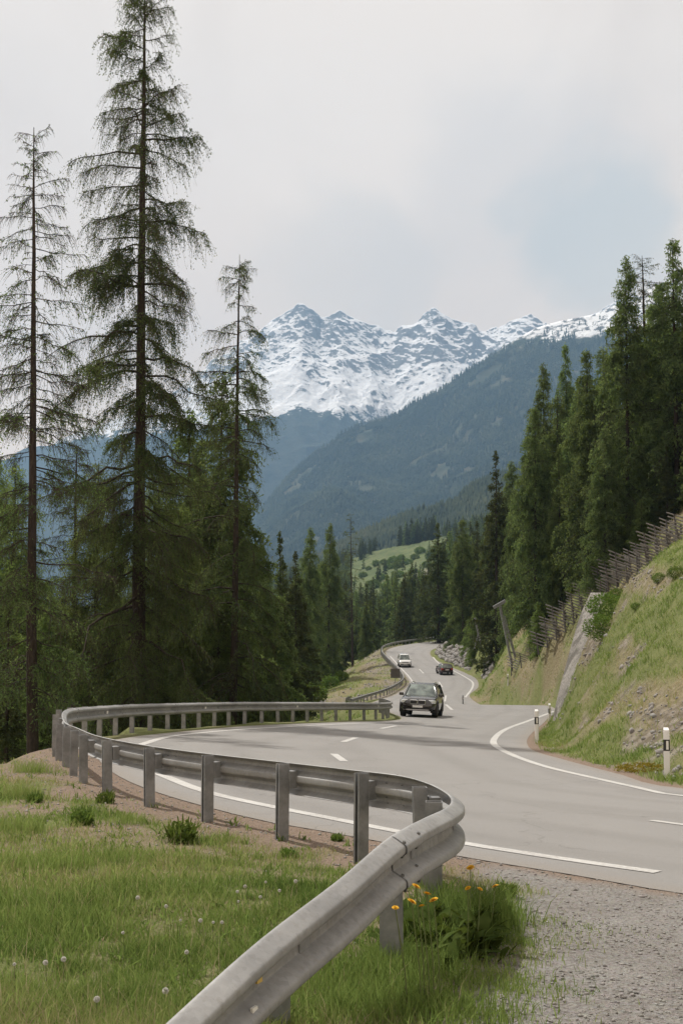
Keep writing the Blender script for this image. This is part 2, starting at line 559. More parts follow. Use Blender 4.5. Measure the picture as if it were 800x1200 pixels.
RAILP = rail_near[30::6, :2]


def rail_dist(x, y):
    P = np.stack([np.ravel(x), np.ravel(y)], 1); out = np.empty(len(P))
    for s in range(0, len(P), 20000):
        out[s:s + 20000] = np.sqrt(((P[s:s + 20000, None] - RAILP[None]) ** 2).sum(2)).min(1)
    return out.reshape(np.shape(x))


def masks(x, y, sd, z):
    """what grows or lies where: soil, gravel, dry grass, stones (0..1)"""
    n1 = fbm(x * .9, y * .9, 4) - .5; n2 = fbm(x * .3 + 40, y * .3, 3) - .5; n3 = fbm(x * 2.6 + 4, y * 2.6 + 7, 3) - .5
    gravel = smooth(.35, -.25, sd_poly(x, y, GRAVEL) + n1 * 1.3 + n3 * .4)
    rd = rail_dist(x, y)
    w = np.where(y > 9.5, .35 + .05 * np.clip(y - 10, 0, 8), .2)
    nearr = (y < 27) & (x < 3.2)
    soil = np.where(nearr, np.maximum(smooth(w + .5, w - .3, rd + n1 * 1.6 + n3), smooth(1.6, .6, sd + n1) * (rd < 3)), 0)
    gd_ = sd_poly(x, y, GRAVEL)
    soil = np.maximum(soil, smooth(.75, .1, np.abs(gd_ - .25) + n1 * .9 + n3 * .5) * (y < 12) * .8)
    soil = np.maximum(soil, smooth(.62, .2, sd + n1 * .5) * (x > 4) * (y < 60) * (y > 15))
    soil = np.maximum(soil, smooth(.0, .14, n1 + n2 * .5 + n3 * .3) * .8 * (y < 24) * (x < 1) * smooth(8.5, 13, y))
    right = (x > 5.5) & (y > 18) & (y < 140)
    hup = np.clip((x - (6.2 + np.clip(y - 42, 0, 60) * .12)) / 1.0, 0, 20)
    n1r = fbm((x + z) * .9, y * .35, 4) - .5; n2r = fbm((x + z) * .33 + 7, y * .14, 3) - .5
    dry = np.where(right, smooth(-.16, .16, n2r * .9 + n1r * .7 + .22 * smooth(36, 28, y) * smooth(.3, 1.6, hup) - .18), smooth(.04, .2, n1 * .8 + n2) * .4)
    dry = np.where(right & (y > 56), smooth(-.16, .12, n2r * .8 + n1r * 1.0 + .14 * smooth(.5, 2.5, hup) - .17), dry)
    px, py = pix(x, y, z)
    stones = np.where(right & (y < 50), smooth(.12, .26, n1r * .8 + n3 * .4 + .3 * n2r + .11 * smooth(1.2, .2, np.abs(hup - .9)) * (y < 31)), 0)
    bank = (y > 108) & (y < 230) & (x < 10)
    stones = np.where(bank, np.maximum(stones * .3, smooth(.0, .16, n1 + n2 + .26 * smooth(6.0, 2.0, sd) - .16)), stones)
    dry = np.where(bank, smooth(-.1, .2, n2 + .1 * smooth(7, 3, sd)), dry)
    dry = np.where(y > 500, dry * .35, dry)
    scar = smooth(26, 10, np.hypot(px - 500, (py - 690) * .8 + (px - 500) * .3)) * (y > 350) * (y < 800)
    stones = np.maximum(stones, scar)
    return soil, gravel, dry, stones


m_soil, m_gravel, m_dry, m_stones = masks(TX, TY, TSD, TZ)
idx = np.arange(nr * nc).reshape(nr, nc)
Q = np.stack([idx[:-1, :-1], idx[:-1, 1:], idx[1:, 1:], idx[1:, :-1]], -1).reshape(-1, 4)

# ground material
m, nt = new_mat('ground')
P = pos(nt)
nA = noise(nt, P, .8, 6, .6); nB = noise(nt, P, 7, 5, .65); nC = noise(nt, P, 45, 4, .7); nD = noise(nt, P, .08, 3)
green = ramp(nt, math_(nt, 'ADD', math_(nt, 'MULTIPLY', nA, .5), math_(nt, 'MULTIPLY', nB, .5)), [(.3, (.085, .10, .034)), (.5, (.135, .152, .052)), (.7, (.185, .185, .08))])
dryc = ramp(nt, nB, [(.3, (.13, .105, .06)), (.5, (.20, .165, .10)), (.7, (.27, .225, .15))])
soilc = ramp(nt, nC, [(.3, (.13, .09, .066)), (.5, (.215, .16, .122)), (.72, (.31, .245, .20))])
vor = N(nt, 'ShaderNodeTexVoronoi', Scale=42.); L(nt, P, vor.inputs['Vector'])
vor2 = N(nt, 'ShaderNodeTexVoronoi', Scale=3.2); L(nt, P, vor2.inputs['Vector'])
gravc = mixc(nt, .72, ramp(nt, nB, [(.3, (.20, .175, .15)), (.6, (.31, .285, .255))]), mixc(nt, .5, vor.outputs['Color'], (.25, .24, .22), 'SOFT_LIGHT'), 'MIX')
hsv = nt.nodes.new('ShaderNodeHueSaturation'); hsv.inputs['Saturation'].default_value = .12; hsv.inputs['Value'].default_value = .38; L(nt, vor.outputs['Color'], hsv.inputs['Color'])
gravc = mixc(nt, .35, ramp(nt, nA, [(.35, (.15, .130, .11)), (.62, (.24, .22, .198))]), hsv.outputs[0])
stonec = ramp(nt, vor2.outputs['Distance'], [(.0, (.30, .27, .235)), (.4, (.23, .20, .17)), (.62, (.13, .11, .085))])
green = mixc(nt, attr(nt, 'lush'), green, ramp(nt, nD, [(.35, (.055, .08, .026)), (.65, (.10, .125, .045))]))
c = mixc(nt, math_(nt, 'MULTIPLY', attr(nt, 'dry'), .9), green, dryc)
c = mixc(nt, math_(nt, 'MULTIPLY', attr(nt, 'stones'), .85), c, stonec)
c = mixc(nt, attr(nt, 'soil'), c, soilc)
c = mixc(nt, attr(nt, 'gravel'), c, gravc)
hgt = math_(nt, 'ADD', math_(nt, 'MULTIPLY', nC, .3), math_(nt, 'ADD', nB, math_(nt, 'MULTIPLY', vor.outputs['Distance'], .25)))
finish(nt, c, .95, 0, bump(nt, hgt, .9, .06), .2)
M_ground = m
V = np.stack([TX, TY, TZ], -1).reshape(-1, 3)
g = link('ground', fast_mesh('ground', V, [Q], M_ground, smoothf=True,
                             attrs=dict(soil=m_soil.ravel(), gravel=m_gravel.ravel(), dry=m_dry.ravel(), stones=m_stones.ravel(), lush=smooth(260, 450, TY).ravel())))
tag(g, kind='structure')

# road -------------------------------------------------------------------------
m, nt = new_mat('asphalt')
P = pos(nt)
n1 = noise(nt, P, .35, 5, .6); n2 = noise(nt, P, 160, 3, .8); n3 = noise(nt, P, 2.5, 5, .6, .6)
c = ramp(nt, n1, [(.3, (.222, .218, .213)), (.7, (.272, .267, .261))])
c = mixc(nt, .35, c, ramp(nt, n2, [(.3, (.12, .11, .10)), (.7, (.36, .34, .32))]))
c = mixc(nt, maprange(nt, n3, .6, .72, 0, .22), c, (.16, .15, .14))
# worn edge: dirtier towards the verge
c = mixc(nt, math_(nt, 'MULTIPLY', maprange(nt, attr(nt, 'edge'), 0, .55, 1, 0), math_(nt, 'ADD', math_(nt, 'MULTIPLY', n3, .9), .1)), c, (.25, .215, .18))
ed = attr(nt, 'edge'); trk = None
for dd_ in (1.35, 3.0, 4.9, 6.4):
    q_ = maprange(nt, math_(nt, 'ABSOLUTE', math_(nt, 'SUBTRACT', ed, dd_)), .05, .5, 1, 0); trk = q_ if trk is None else math_(nt, 'MAXIMUM', trk, q_)
c = mixc(nt, math_(nt, 'MULTIPLY', trk, math_(nt, 'ADD', .06, math_(nt, 'MULTIPLY', n3, .38))), c, (.15, .142, .133))
agg = N(nt, 'ShaderNodeTexVoronoi', Scale=95.); L(nt, P, agg.inputs['Vector'])
c = mixc(nt, .22, c, ramp(nt, agg.outputs['Distance'], [(.1, (.40, .385, .365)), (.6, (.12, .115, .11))]))
pt = noise(nt, P, .16, 2, .4)
c = mixc(nt, maprange(nt, pt, .585, .59, 0, .14), c, (.14, .135, .13))
# fine cracks
vr = N(nt, 'ShaderNodeTexVoronoi', Scale=.28, _feature='DISTANCE_TO_EDGE')
wn = nt.nodes.new('ShaderNodeTexNoise'); wn.inputs['Scale'].default_value = 1.4; L(nt, P, wn.inputs['Vector'])
ad = nt.nodes.new('ShaderNodeVectorMath'); ad.operation = 'ADD'; L(nt, P, ad.inputs[0]); L(nt, wn.outputs['Color'], ad.inputs[1]); L(nt, ad.outputs[0], vr.inputs['Vector'])
c = mixc(nt, math_(nt, 'MULTIPLY', maprange(nt, vr.outputs['Distance'], .0, .007, 1, 0), .28), c, (.08, .075, .07))
finish(nt, c, .85, 0, bump(nt, n2, .5, .01), .35)
M_asphalt = m


def fill(poly, step, zoff, name, mat, bounds=None):
    pts = [Vector((p[0], p[1])) for p in poly]; n = len(pts)
    x0, y0 = np.min(poly, 0)[:2]; x1, y1 = np.max(poly, 0)[:2]
    gx, gy = np.meshgrid(np.arange(x0, x1, step), np.arange(y0, y1, step))
    sd = road_sd(gx.ravel(), gy.ravel()); k = sd < -.5 * step
    extra = [Vector((a, b)) for a, b in zip(gx.ravel()[k], gy.ravel()[k])]
    vv, ee, ff, *_ = delaunay_2d_cdt(pts + extra, [(i, (i + 1) % n) for i in range(n)], [], 1, 1e-4)
    V = np.array([(v.x, v.y) for v in vv]); T = np.array([f for f in ff])
    z = RZ(V[:, 0], V[:, 1]) + zoff
    a = V[T[:, 0]]; b = V[T[:, 1]]; c = V[T[:, 2]]
    fl = ((b - a)[:, 0] * (c - a)[:, 1] - (b - a)[:, 1] * (c - a)[:, 0]) < 0
    T[fl] = T[fl][:, ::-1]
    return V, z, T


Vr, zr_, Tr = fill(ROAD, 1.1, 0, 'road', M_asphalt)
esd = -road_sd(Vr[:, 0], Vr[:, 1])
road = link('road', fast_mesh('road', np.column_stack([Vr, zr_]), [Tr], M_asphalt, smoothf=True, attrs=dict(edge=esd)))
tag(road, kind='structure')

# road paint: worn white
m, nt = new_mat('road_paint')
P = pos(nt); n1 = noise(nt, P, 26, 5, .7); n2 = noise(nt, P, 2, 3)
c = ramp(nt, math_(nt, 'ADD', math_(nt, 'MULTIPLY', n1, .7), math_(nt, 'MULTIPLY', n2, .3)), [(.36, (.3, .285, .27)), (.5, (.46, .45, .43)), (.7, (.56, .55, .53))])
finish(nt, c, .6, 0, None, .4)
M_paint = m


def stripe(Pl, w):
    Pl = np.asarray(Pl); a = offset_line(Pl, w / 2); b = offset_line(Pl, -w / 2); n = len(Pl)
    for q in (a, b): q[:, 2] = RZ(q[:, 0], q[:, 1]) + .006
    V = np.vstack([a, b]); Qs = np.array([(n + i, n + i + 1, i + 1, i) for i in range(n - 1)])
    return V, Qs


stripes = []
def add_stripe(pts, w, step=.6): stripes.append(stripe(catmull(pts, step), w))


ow = near([(770, 1022), (655, 1006), (540, 988), (470, 975), (400, 961.5), (320, 945.5), (250, 930), (197, 911), (162, 894), (146, 881), (172, 870.5), (200, 863), (235, 859), (262, 856.5), (300, 853.7), (350, 851), (400, 848.5), (468, 846)])
add_stripe(ow, .2)
add_stripe(zr([(30, 16.2), (20, 17.4), (13, 19.4)]) + near([(800, 933), (745, 922.5), (690, 910.5), (645, 900), (612, 889.5), (590, 880), (578.5, 872), (581, 863), (596, 853), (622, 843.5), (648, 833.5)]), .2)
add_stripe(far([(545, 817), (553, 806), (553, 799), (545, 793.5), (529, 785), (515, 778), (507, 770)]), .22, 2)
add_stripe(far([(484.5, 801), (479, 793), (466, 779), (457, 769)]), .18, 2)
add_stripe(zr([(6.6, 72), (6.9, 80)]), .18)
for a, b in [((762, 961.5), (835, 971)), ((391, 883.5), (403, 892)), ((402, 869.5), (417, 864.5)), ((446, 853.8), (464, 850.6)), ((300, 898), (262, 888)), ((560, 925), (505, 916))][:4]:
    add_stripe(near([a, b]), .17, .3)
for a, b in [((496, 789), (491, 784)), ((518, 805), (514, 799)), ((478, 775), (474, 770)), ((521, 822), (522, 815))]:
    add_stripe(far([a, b]), .17, 1)
Vs = []; Fs = []; n = 0
for V_, Q_ in stripes: Vs.append(V_); Fs.append(Q_ + n); n += len(V_)
rm = link('road_marking', fast_mesh('road_marking', np.vstack(Vs), [np.vstack(Fs)], M_paint)); tag(rm, kind='structure')

# ================================================================== GUARD RAILS
m, nt = new_mat('galvanised_steel')
co = objco(nt)
n1 = noise(nt, co, 1.6, 5, .65); n2 = noise(nt, co, 60, 4, .7); v = N(nt, 'ShaderNodeTexVoronoi', Scale=38.); L(nt, co, v.inputs['Vector'])
c = ramp(nt, n1, [(.28, (.165, .166, .165)), (.52, (.25, .25, .247)), (.76, (.33, .33, .325))])
hs = nt.nodes.new('ShaderNodeHueSaturation'); hs.inputs['Saturation'].default_value = .0; L(nt, v.outputs['Color'], hs.inputs['Color'])
c = mixc(nt, .16, c, hs.outputs[0], 'SOFT_LIGHT')
ws = nt.nodes.new('ShaderNodeMapping'); ws.inputs['Scale'].default_value = (9, 9, .7); L(nt, co, ws.inputs['Vector'])
streak = noise(nt, ws.outputs[0], 2.2, 4, .6)
c = mixc(nt, maprange(nt, streak, .52, .75, 0, .45), c, (.20, .185, .165))
rg = ramp(nt, n2, [(.3, (.5,) * 3), (.7, (.7,) * 3)])
finish(nt, c, rg, .2, bump(nt, n2, .12, .004), .5)
M_steel = m
m, nt = new_mat('weathered_steel')
co = objco(nt); n1 = noise(nt, co, 5, 5, .7); n2 = noise(nt, co, 50, 4)
c = ramp(nt, n1, [(.3, (.16, .165, .17)), (.6, (.28, .285, .29)), (.8, (.36, .36, .355))])
finish(nt, c, .6, .5, bump(nt, n2, .2, .004)); M_post = m
M_bolt = simple('bolt_steel', (.12, .12, .115), .5, .7)
M_refl_w = simple('white_reflector', (.75, .74, .70), .25)
M_refl_y = simple('amber_reflector', (.55, .38, .10), .4)

# W profile, thickness 4 mm; u = towards traffic, v = below the top edge
PROF = np.array([(-.004, .004), (.010, -.002), (.080, .040), (.086, .050), (.086, .072), (.080, .084), (.006, .122), (.0, .132), (.0, .178), (.006, .188), (.080, .226), (.086, .238), (.086, .260), (.080, .270), (.010, .312), (-.004, .306)])


def chaikin(P, q=.22):
    A = P[:-1] * (1 - q) + P[1:] * q; B = P[:-1] * q + P[1:] * (1 - q)
    return np.vstack([P[:1], np.stack([A, B], 1).reshape(-1, 2), P[-1:]])


pc = chaikin(chaikin(PROF))


def beam(P, side, u0=0, thick=.004, s0=None, s1=None):
    """sweep the W profile along the top edge P (n,3). side=+1: traffic to the left of travel"""
    T = np.gradient(P, axis=0); T /= np.linalg.norm(T, axis=1)[:, None]
    nrm = np.stack([-T[:, 1], T[:, 0], np.zeros(len(P))], 1); nrm /= np.linalg.norm(nrm, axis=1)[:, None]; nrm *= side
    dn = np.array([0, 0, -1.0])[None] - T * (-T[:, 2])[:, None]; dn /= np.linalg.norm(dn, axis=1)[:, None]
    tn = np.gradient(pc, axis=0); tn /= np.linalg.norm(tn, axis=1)[:, None]
    inner = pc + np.stack([-tn[:, 1], tn[:, 0]], 1) * -thick
    ring = np.vstack([pc, inner[::-1]]); ring = ring + [u0, 0]
    V = P[:, None] + nrm[:, None] * ring[None, :, 0:1] + dn[:, None] * ring[None, :, 1:2]
    k = len(ring); n = len(P)
    I = np.arange(n * k).reshape(n, k)
    J = np.roll(I, -1, 1)
    Qs = np.stack([I[:-1], J[:-1], J[1:], I[1:]], -1).reshape(-1, 4)
    return V.reshape(-1, 3), Qs, nrm, dn


def unit3(v): return v / np.linalg.norm(v)


def make_rail(name, label, P, spacing, first, maxposts=99, detail=True, ground_fn=None, step_splice=4.2):
    root = thing(name, label, 'guard rail', tuple(P[len(P) // 2]))
    off = np.array(root.location)
    V, Qs, nrm, dn = beam(P, -1)
    # the side that faces the traffic is the right of travel for these lines
    o = link('rail_beam', fast_mesh('rail_beam', V - off, [Qs], M_steel, smoothf=True), root)
    Ls = np.concatenate([[0], np.cumsum(np.linalg.norm(np.diff(P, axis=0), axis=1))])

    def smp(s):
        return (np.array([np.interp(s, Ls, P[:, k]) for k in range(3)]), np.array([np.interp(s, Ls, nrm[:, k]) for k in range(3)]),
                np.array([np.interp(s, Ls, dn[:, k]) for k in range(3)]))
    s = first; cnt = 0
    proto = None
    while s < Ls[-1] - .2 and cnt < maxposts:
        p, nv, dv = smp(s); nv /= np.linalg.norm(nv)
        t = np.array([nv[1], -nv[0], 0])
        gz = Hs(p[0], p[1])
        top = p[2] + .005 - (.17 * float(smooth(8.4, 7.0, p[1])) if detail else 0)
        hgt = top - gz + .3
        b = MB()
        if detail:
            # C section, open along the rail
            w, dd, th = .075, .115, .006
            # (u along t, v along -n)
            ring = [(-w / 2, 0), (w / 2, 0), (w / 2, dd), (w / 2 - .022, dd), (w / 2 - .022, dd - th), (w / 2 - th, dd - th), (w / 2 - th, th), (-w / 2 + th, th), (-w / 2 + th, dd - th), (-w / 2 + .022, dd - th), (-w / 2 + .022, dd), (-w / 2, dd)]
            rings = []
            lean = rng.normal(0, .012, 2)
            for zz in (gz - .3, top):
                c0 = np.array([p[0], p[1], 0]) - nv * .07 + np.array([lean[0], lean[1], 0]) * (zz - gz)
                rings.append([c0 + t * a - nv * q + np.array([0, 0, zz]) - off for a, q in ring])
            b.loft(rings)
        else:
            c0 = np.array([p[0], p[1], (top + gz - .3) / 2]) - nv * .12
            b.box(c0 - off, (.12, .12, hgt))
        post = b.build('post', M_post, root)
        if detail and Ls[-1] - s > 0:
            q = MB(); q.box(p - nv * .03 + dv * .155 - off, (.09, .09, .17), np.stack([t, nv, [0, 0, 1]], 1)); q.build('spacer_block', M_post, post, bevel=.004)
        s += spacing * (1 + (rng.random() - .5) * .06); cnt += 1
    if detail:
        # overlapping splice plates with bolts, every few metres
        for s in splice_at:
            k = (Ls >= s - .17) & (Ls <= s + .17)
            if k.sum() < 3: continue
            Pk = P[k]
            V, Qs, nn, _d = beam(Pk, -1, .0065, .005)
            for e_ in (0, -1):
                pe = P[k][e_]; te = unit3(P[k][1] - P[k][0]); V2_, Q2_, *_x = beam(np.array([pe - te * .0035, pe, pe + te * .0035]), -1, .0075, .003); link('seam', fast_mesh('seam', V2_ - off, [Q2_], M_post, smoothf=True), root)
            sp = link('splice', fast_mesh('splice', V - off, [Qs], M_steel, smoothf=True), root)
            for ds in (-.11, .11):
                for vv, uu in ((.030, .064), (.100, .050), (.210, .050), (.282, .064)):
                    p, nv, dv = smp(s + ds); nv /= np.linalg.norm(nv)
                    c = p + nv * (uu + .006) + dv * vv - off
                    q = MB(); q.tube([c, c + nv * .012], [.015, .011], 8); q.build('bolt', M_bolt, sp)
    return root, smp, Ls


pl = rail_near
Ln = np.concatenate([[0], np.cumsum(np.linalg.norm(np.diff(pl, axis=0), axis=1))])
def arc_at(px_, ymin, ymax):
    qx, qy = pix(pl[:, 0], pl[:, 1], pl[:, 2]); k = (pl[:, 1] > ymin) & (pl[:, 1] < ymax)
    i = np.where(k)[0][np.argmin(np.abs(qx[k] - px_))]; return Ln[i]
s_splice = arc_at(470, 5, 7.4)
splice_at = [s_splice - 4.0, s_splice, s_splice + 4.3] + [s_splice + 4.3 * k for k in range(2, 9)]
s_post0 = arc_at(468, 5, 7.4)
gr, smp, Ls_ = make_rail('guard_rail', 'galvanised W-beam guard rail that loops round at the gravel and follows the near bend', rail_near, 1.42, s_post0 + .2 - 1.42 * 1)
for s, col in [(s_splice - 1.75, M_refl_y), (s_splice - 1.78, M_refl_w)]:
    p, nv, dv = smp(s); q = MB(); c = p + nv * (.075 if col is M_refl_y else .06) + dv * (.085 if col is M_refl_y else .215) - np.array(gr.location)
    tt = np.array([nv[1], -nv[0], 0]); q.box(c, (.042, .012, .036), np.stack([tt, nv, -dv], 1)); q.build('reflector', col, gr)
for s in np.arange(s_splice + 16, Ls_[-1] - 3, 8.4):
    p, nv, dv = smp(s); q = MB(); c = p + nv * .03 + dv * .155 - np.array(gr.location)
    tt = np.array([nv[1], -nv[0], 0]); q.box(c, (.10, .03, .07), np.stack([tt, nv, [0, 0, 1]], 1)); q.build('reflector', M_refl_w, gr)
gf, _s, _l = make_rail('guard_rail', 'long grey guard rail curving along the outer edge of the far bend', rail_far, 2.0, .5, detail=False)

# ================================================================== TREES
m, nt = new_mat('bark')
co = objco(nt); mp = nt.nodes.new('ShaderNodeMapping'); mp.inputs['Scale'].default_value = (1, 1, .25); L(nt, co, mp.inputs['Vector'])
n1 = noise(nt, mp.outputs[0], 14, 5, .7)
c = ramp(nt, n1, [(.3, (.020, .016, .014)), (.55, (.048, .038, .032)), (.75, (.085, .072, .062))])
finish(nt, c, .95, 0, bump(nt, n1, .8, .05), .15); M_bark = m
M_twig = simple('twig_bark', (.060, .050, .040), .95, spec=.1, scale=3)
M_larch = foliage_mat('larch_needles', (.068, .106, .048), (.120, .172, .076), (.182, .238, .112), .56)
M_larch_dark = foliage_mat('larch_needles_shaded', (.046, .076, .034), (.086, .125, .056), (.14, .185, .088), .56)  # darker copy for the front larches: their shade is put into the colour
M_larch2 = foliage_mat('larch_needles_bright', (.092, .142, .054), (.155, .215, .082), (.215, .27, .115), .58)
M_spruce = foliage_mat('spruce_needles', (.044, .058, .030), (.070, .090, .042), (.105, .125, .056), .32)
M_leaf = foliage_mat('shrub_leaves', (.06, .10, .025), (.10, .155, .04), (.15, .20, .065), .35, 3)


def unit(v): return v / (np.linalg.norm(v, axis=-1, keepdims=True) + 1e-9)


def tube_np(P, r, n):
    """P (k,m,3) m-point centre lines, r (k,m); returns V, quads for all k tubes"""
    k, mm, _ = P.shape
    T = unit(np.gradient(P, axis=1))
    ref = np.where(np.abs(T[..., 2:3]) < .9, np.array([0, 0, 1.0]), np.array([1.0, 0, 0]))
    A = unit(np.cross(T, ref)); B = np.cross(T, A)
    th = np.linspace(0, 2 * math.pi, n, endpoint=False)
    V = P[:, :, None] + r[:, :, None, None] * (np.cos(th)[:, None] * A[:, :, None] + np.sin(th)[:, None] * B[:, :, None])
    I = np.arange(k * mm * n).reshape(k, mm, n); J = np.roll(I, -1, 2)
    return V.reshape(-1, 3), np.stack([I[:, :-1], J[:, :-1], J[:, 1:], I[:, 1:]], -1).reshape(-1, 4)


def conifer(seed, Ht, r0, prof, z0, whorl, sag, rise, twig_n, twig_len, tuft_step, tuft_len, tuft_w, needle, hang=.6, dead_below=0., sparse=0., side=0.,
            bushy=0., limb_r=.02, lean=0, tufts_per=1, wob=.10, dim=None, ragged=.6):
    """a conifer; returns trunk mesh (stem and limbs) and crown mesh (twigs and needle sprays).
    prof(t): limb length in metres at relative height t"""
    g = np.random.default_rng(seed)
    # stem
    zs = np.linspace(0, Ht, 22); t = zs / Ht
    cx = wob * np.cumsum(g.normal(0, .35, 22)) * .35 * Ht / 25 + lean * t * Ht; cy = wob * np.cumsum(g.normal(0, .35, 22)) * .35 * Ht / 25
    cx -= cx[0]; cy -= cy[0]
    rr = r0 * (1 - t) ** .85 + .012 + r0 * .5 * np.exp(-zs / .5)
    V1, F1 = tube_np(np.stack([cx, cy, zs], 1)[None], rr[None], 9)
    # limbs
    limbs = []
    z = z0 * Ht; az = g.random() * 6.28
    while z < Ht * .985:
        tt = z / Ht
        for k in range(g.integers(whorl[0], whorl[1] + 1)):
            az += 2.4 + g.normal(0, .5)
            if g.random() < sparse * (0.4 + .6 * g.random()): continue
            ll = prof(tt) * g.choice([.3, .55, .85, 1.0, 1.15, 1.35]) * g.uniform(.9, 1.1) * (1 + side * math.cos(az))
            ll = max(ll, .12)
            limbs.append((z + g.normal(0, .2) * whorl[2] * 1.6, az, ll, tt))
        z += (whorl[2] * (1.15 - .5 * tt)) * g.uniform(.6, 1.4) * (1 if tt < .93 else .5)
    limbs = np.array(limbs); K = len(limbs)
    lz, la, ll, lt = limbs.T
    s = np.linspace(0, 1, 7)
    sg = sag(lt)[:, None] * g.uniform(.6, 1.4, (K, 1)); rs = rise(lt)[:, None] * g.uniform(.5, 1.5, (K, 1))
    hz = (sg * s + rs * s ** 2.2) * ll[:, None] + np.cumsum(g.normal(0, .025, (K, 7)), 1) * ll[:, None]
    rad_ = (s * (1 - .12 * s))[None] * ll[:, None]
    aa = la[:, None] + np.cumsum(g.normal(0, .07, (K, 7)), 1)
    bx = np.interp(lz, zs, cx)[:, None]; by = np.interp(lz, zs, cy)[:, None]
    LP = np.stack([bx + np.cos(aa) * rad_, by + np.sin(aa) * rad_, lz[:, None] + hz], -1)
    lr = (limb_r * (ll / 2.2) ** .8)[:, None] * (1 - .85 * s)[None] + .004
    V2, F2 = tube_np(LP, lr, 4)
    trunk = fast_mesh('trunk', np.vstack([V1, V2]), [F1, F2 + len(V1)], M_bark, smoothf=True)
    # twigs
    nt_ = np.maximum(2, (ll * twig_n * g.uniform(.5, 1.4, K)).astype(int))
    if dead_below: nt_ = np.where((lt < dead_below) & (g.random(K) < .75), np.minimum(nt_, 3), nt_)
    li = np.repeat(np.arange(K), nt_); M = len(li)
    sp = g.uniform(.12, 1.0, M) ** .85
    fi = sp * 6; i0 = np.clip(fi.astype(int), 0, 5); fr = (fi - i0)[:, None]
    base = LP[li, i0] * (1 - fr) + LP[li, i0 + 1] * fr
    tan = unit(LP[li, i0 + 1] - LP[li, i0])
    sd_ = unit(np.cross(tan, np.array([0, 0, 1.0]))) * np.where(g.random(M) < .5, 1, -1)[:, None]
    d0 = unit(tan * g.uniform(.2, 1.0, (M, 1)) + sd_ * g.uniform(.2, 1.0, (M, 1)) + np.array([0, 0, 1.0]) * g.normal(-hang * .35, .35, (M, 1)) + g.normal(0, .2, (M, 3)))
    tl = twig_len * g.uniform(.35, 1.25, M) * (1.15 - .55 * sp) * np.clip(ll[li] / 1.6, .3, 1.15)
    q = np.linspace(0, 1, 4)
    TP = base[:, None] + d0[:, None] * (q[None, :, None] * tl[:, None, None])
    TP[:, :, 2] -= hang * (q ** 2)[None] * tl[:, None] * g.uniform(.3, 1.1, (M, 1))
    # twig strips (two crossed would double the count: 3-sided tubes instead)
    V3, F3 = tube_np(TP, np.full((M, 4), .0055) * np.array([1.3, 1.1, .9, .5]) * (1 + .0 * tl[:, None]), 3)
    # needle sprays along the twigs
    nn = np.maximum(1, (tl / tuft_step).astype(int)) * tufts_per
    lf = g.choice([.35, .7, 1.0, 1.5, 2.2], K, p=[.2, .22, .25, .2, .13]) ** ragged
    nn = np.maximum(0, (nn * lf[li] * (dim(lt[li]) if dim is not None else 1) + g.random(M)).astype(int))
    ti = np.repeat(np.arange(M), nn); n = len(ti)
    w = g.uniform(.05, 1.05, n)
    fi = np.clip(w * 3, 0, 2.999); i0 = fi.astype(int); fr = (fi - i0)[:, None]
    c = TP[ti, i0] * (1 - fr) + TP[ti, np.minimum(i0 + 1, 3)] * fr + g.normal(0, .02 + bushy, (n, 3))
    td = unit(TP[ti, i0 + 1] - TP[ti, i0] + g.normal(0, .55, (n, 3)) * tl[ti][:, None])
    wd = unit(np.cross(td, g.normal(0, 1, (n, 3))))
    ln = tuft_len * g.uniform(.5, 1.35, (n, 1)); wi = tuft_w * g.uniform(.6, 1.3, (n, 1))
    a = c - td * ln * .5; b_ = c + wd * wi * .5; e = c + td * ln * .5; f = c - wd * wi * .5
    V4 = np.stack([a, b_, e, f], 1).reshape(-1, 3); F4 = np.arange(4 * n).reshape(n, 4)
    me = fast_mesh('crown', np.vstack([V3, V4]), [F3, F4 + len(V3)], [M_twig, needle], [np.zeros(len(F3)), np.ones(len(F4))])
    return trunk, me, Ht


NP = np.interp
# --- protos -------------------------------------------------------------------
PROTO = {}
# lone tall larch, ragged, thick stem (the big one on the left)
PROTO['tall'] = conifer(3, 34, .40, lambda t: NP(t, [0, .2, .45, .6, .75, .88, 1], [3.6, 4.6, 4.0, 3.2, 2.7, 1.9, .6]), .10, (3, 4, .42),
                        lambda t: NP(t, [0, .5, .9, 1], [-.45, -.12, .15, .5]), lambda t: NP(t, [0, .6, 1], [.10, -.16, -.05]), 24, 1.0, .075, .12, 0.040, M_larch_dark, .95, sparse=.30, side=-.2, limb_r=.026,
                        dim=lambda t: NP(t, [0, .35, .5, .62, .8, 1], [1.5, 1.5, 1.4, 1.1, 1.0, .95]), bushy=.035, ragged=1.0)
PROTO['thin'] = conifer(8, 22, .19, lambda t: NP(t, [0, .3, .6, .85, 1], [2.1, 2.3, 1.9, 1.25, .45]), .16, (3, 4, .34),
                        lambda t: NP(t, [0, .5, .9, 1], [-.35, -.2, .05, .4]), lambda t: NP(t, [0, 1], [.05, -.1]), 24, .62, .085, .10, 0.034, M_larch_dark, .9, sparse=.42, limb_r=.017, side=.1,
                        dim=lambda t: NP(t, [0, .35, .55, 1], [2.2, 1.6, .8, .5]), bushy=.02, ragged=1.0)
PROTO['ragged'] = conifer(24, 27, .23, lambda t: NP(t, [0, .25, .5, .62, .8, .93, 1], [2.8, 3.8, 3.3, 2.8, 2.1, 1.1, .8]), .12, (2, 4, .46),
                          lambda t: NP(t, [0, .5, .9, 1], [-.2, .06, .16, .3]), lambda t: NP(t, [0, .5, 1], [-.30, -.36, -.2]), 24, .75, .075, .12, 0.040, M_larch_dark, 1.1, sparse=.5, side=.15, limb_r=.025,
                          dim=lambda t: NP(t, [0, .4, .6, .8, 1], [2.2, 2.0, 1.5, .9, .8]), bushy=.035, ragged=1.0)
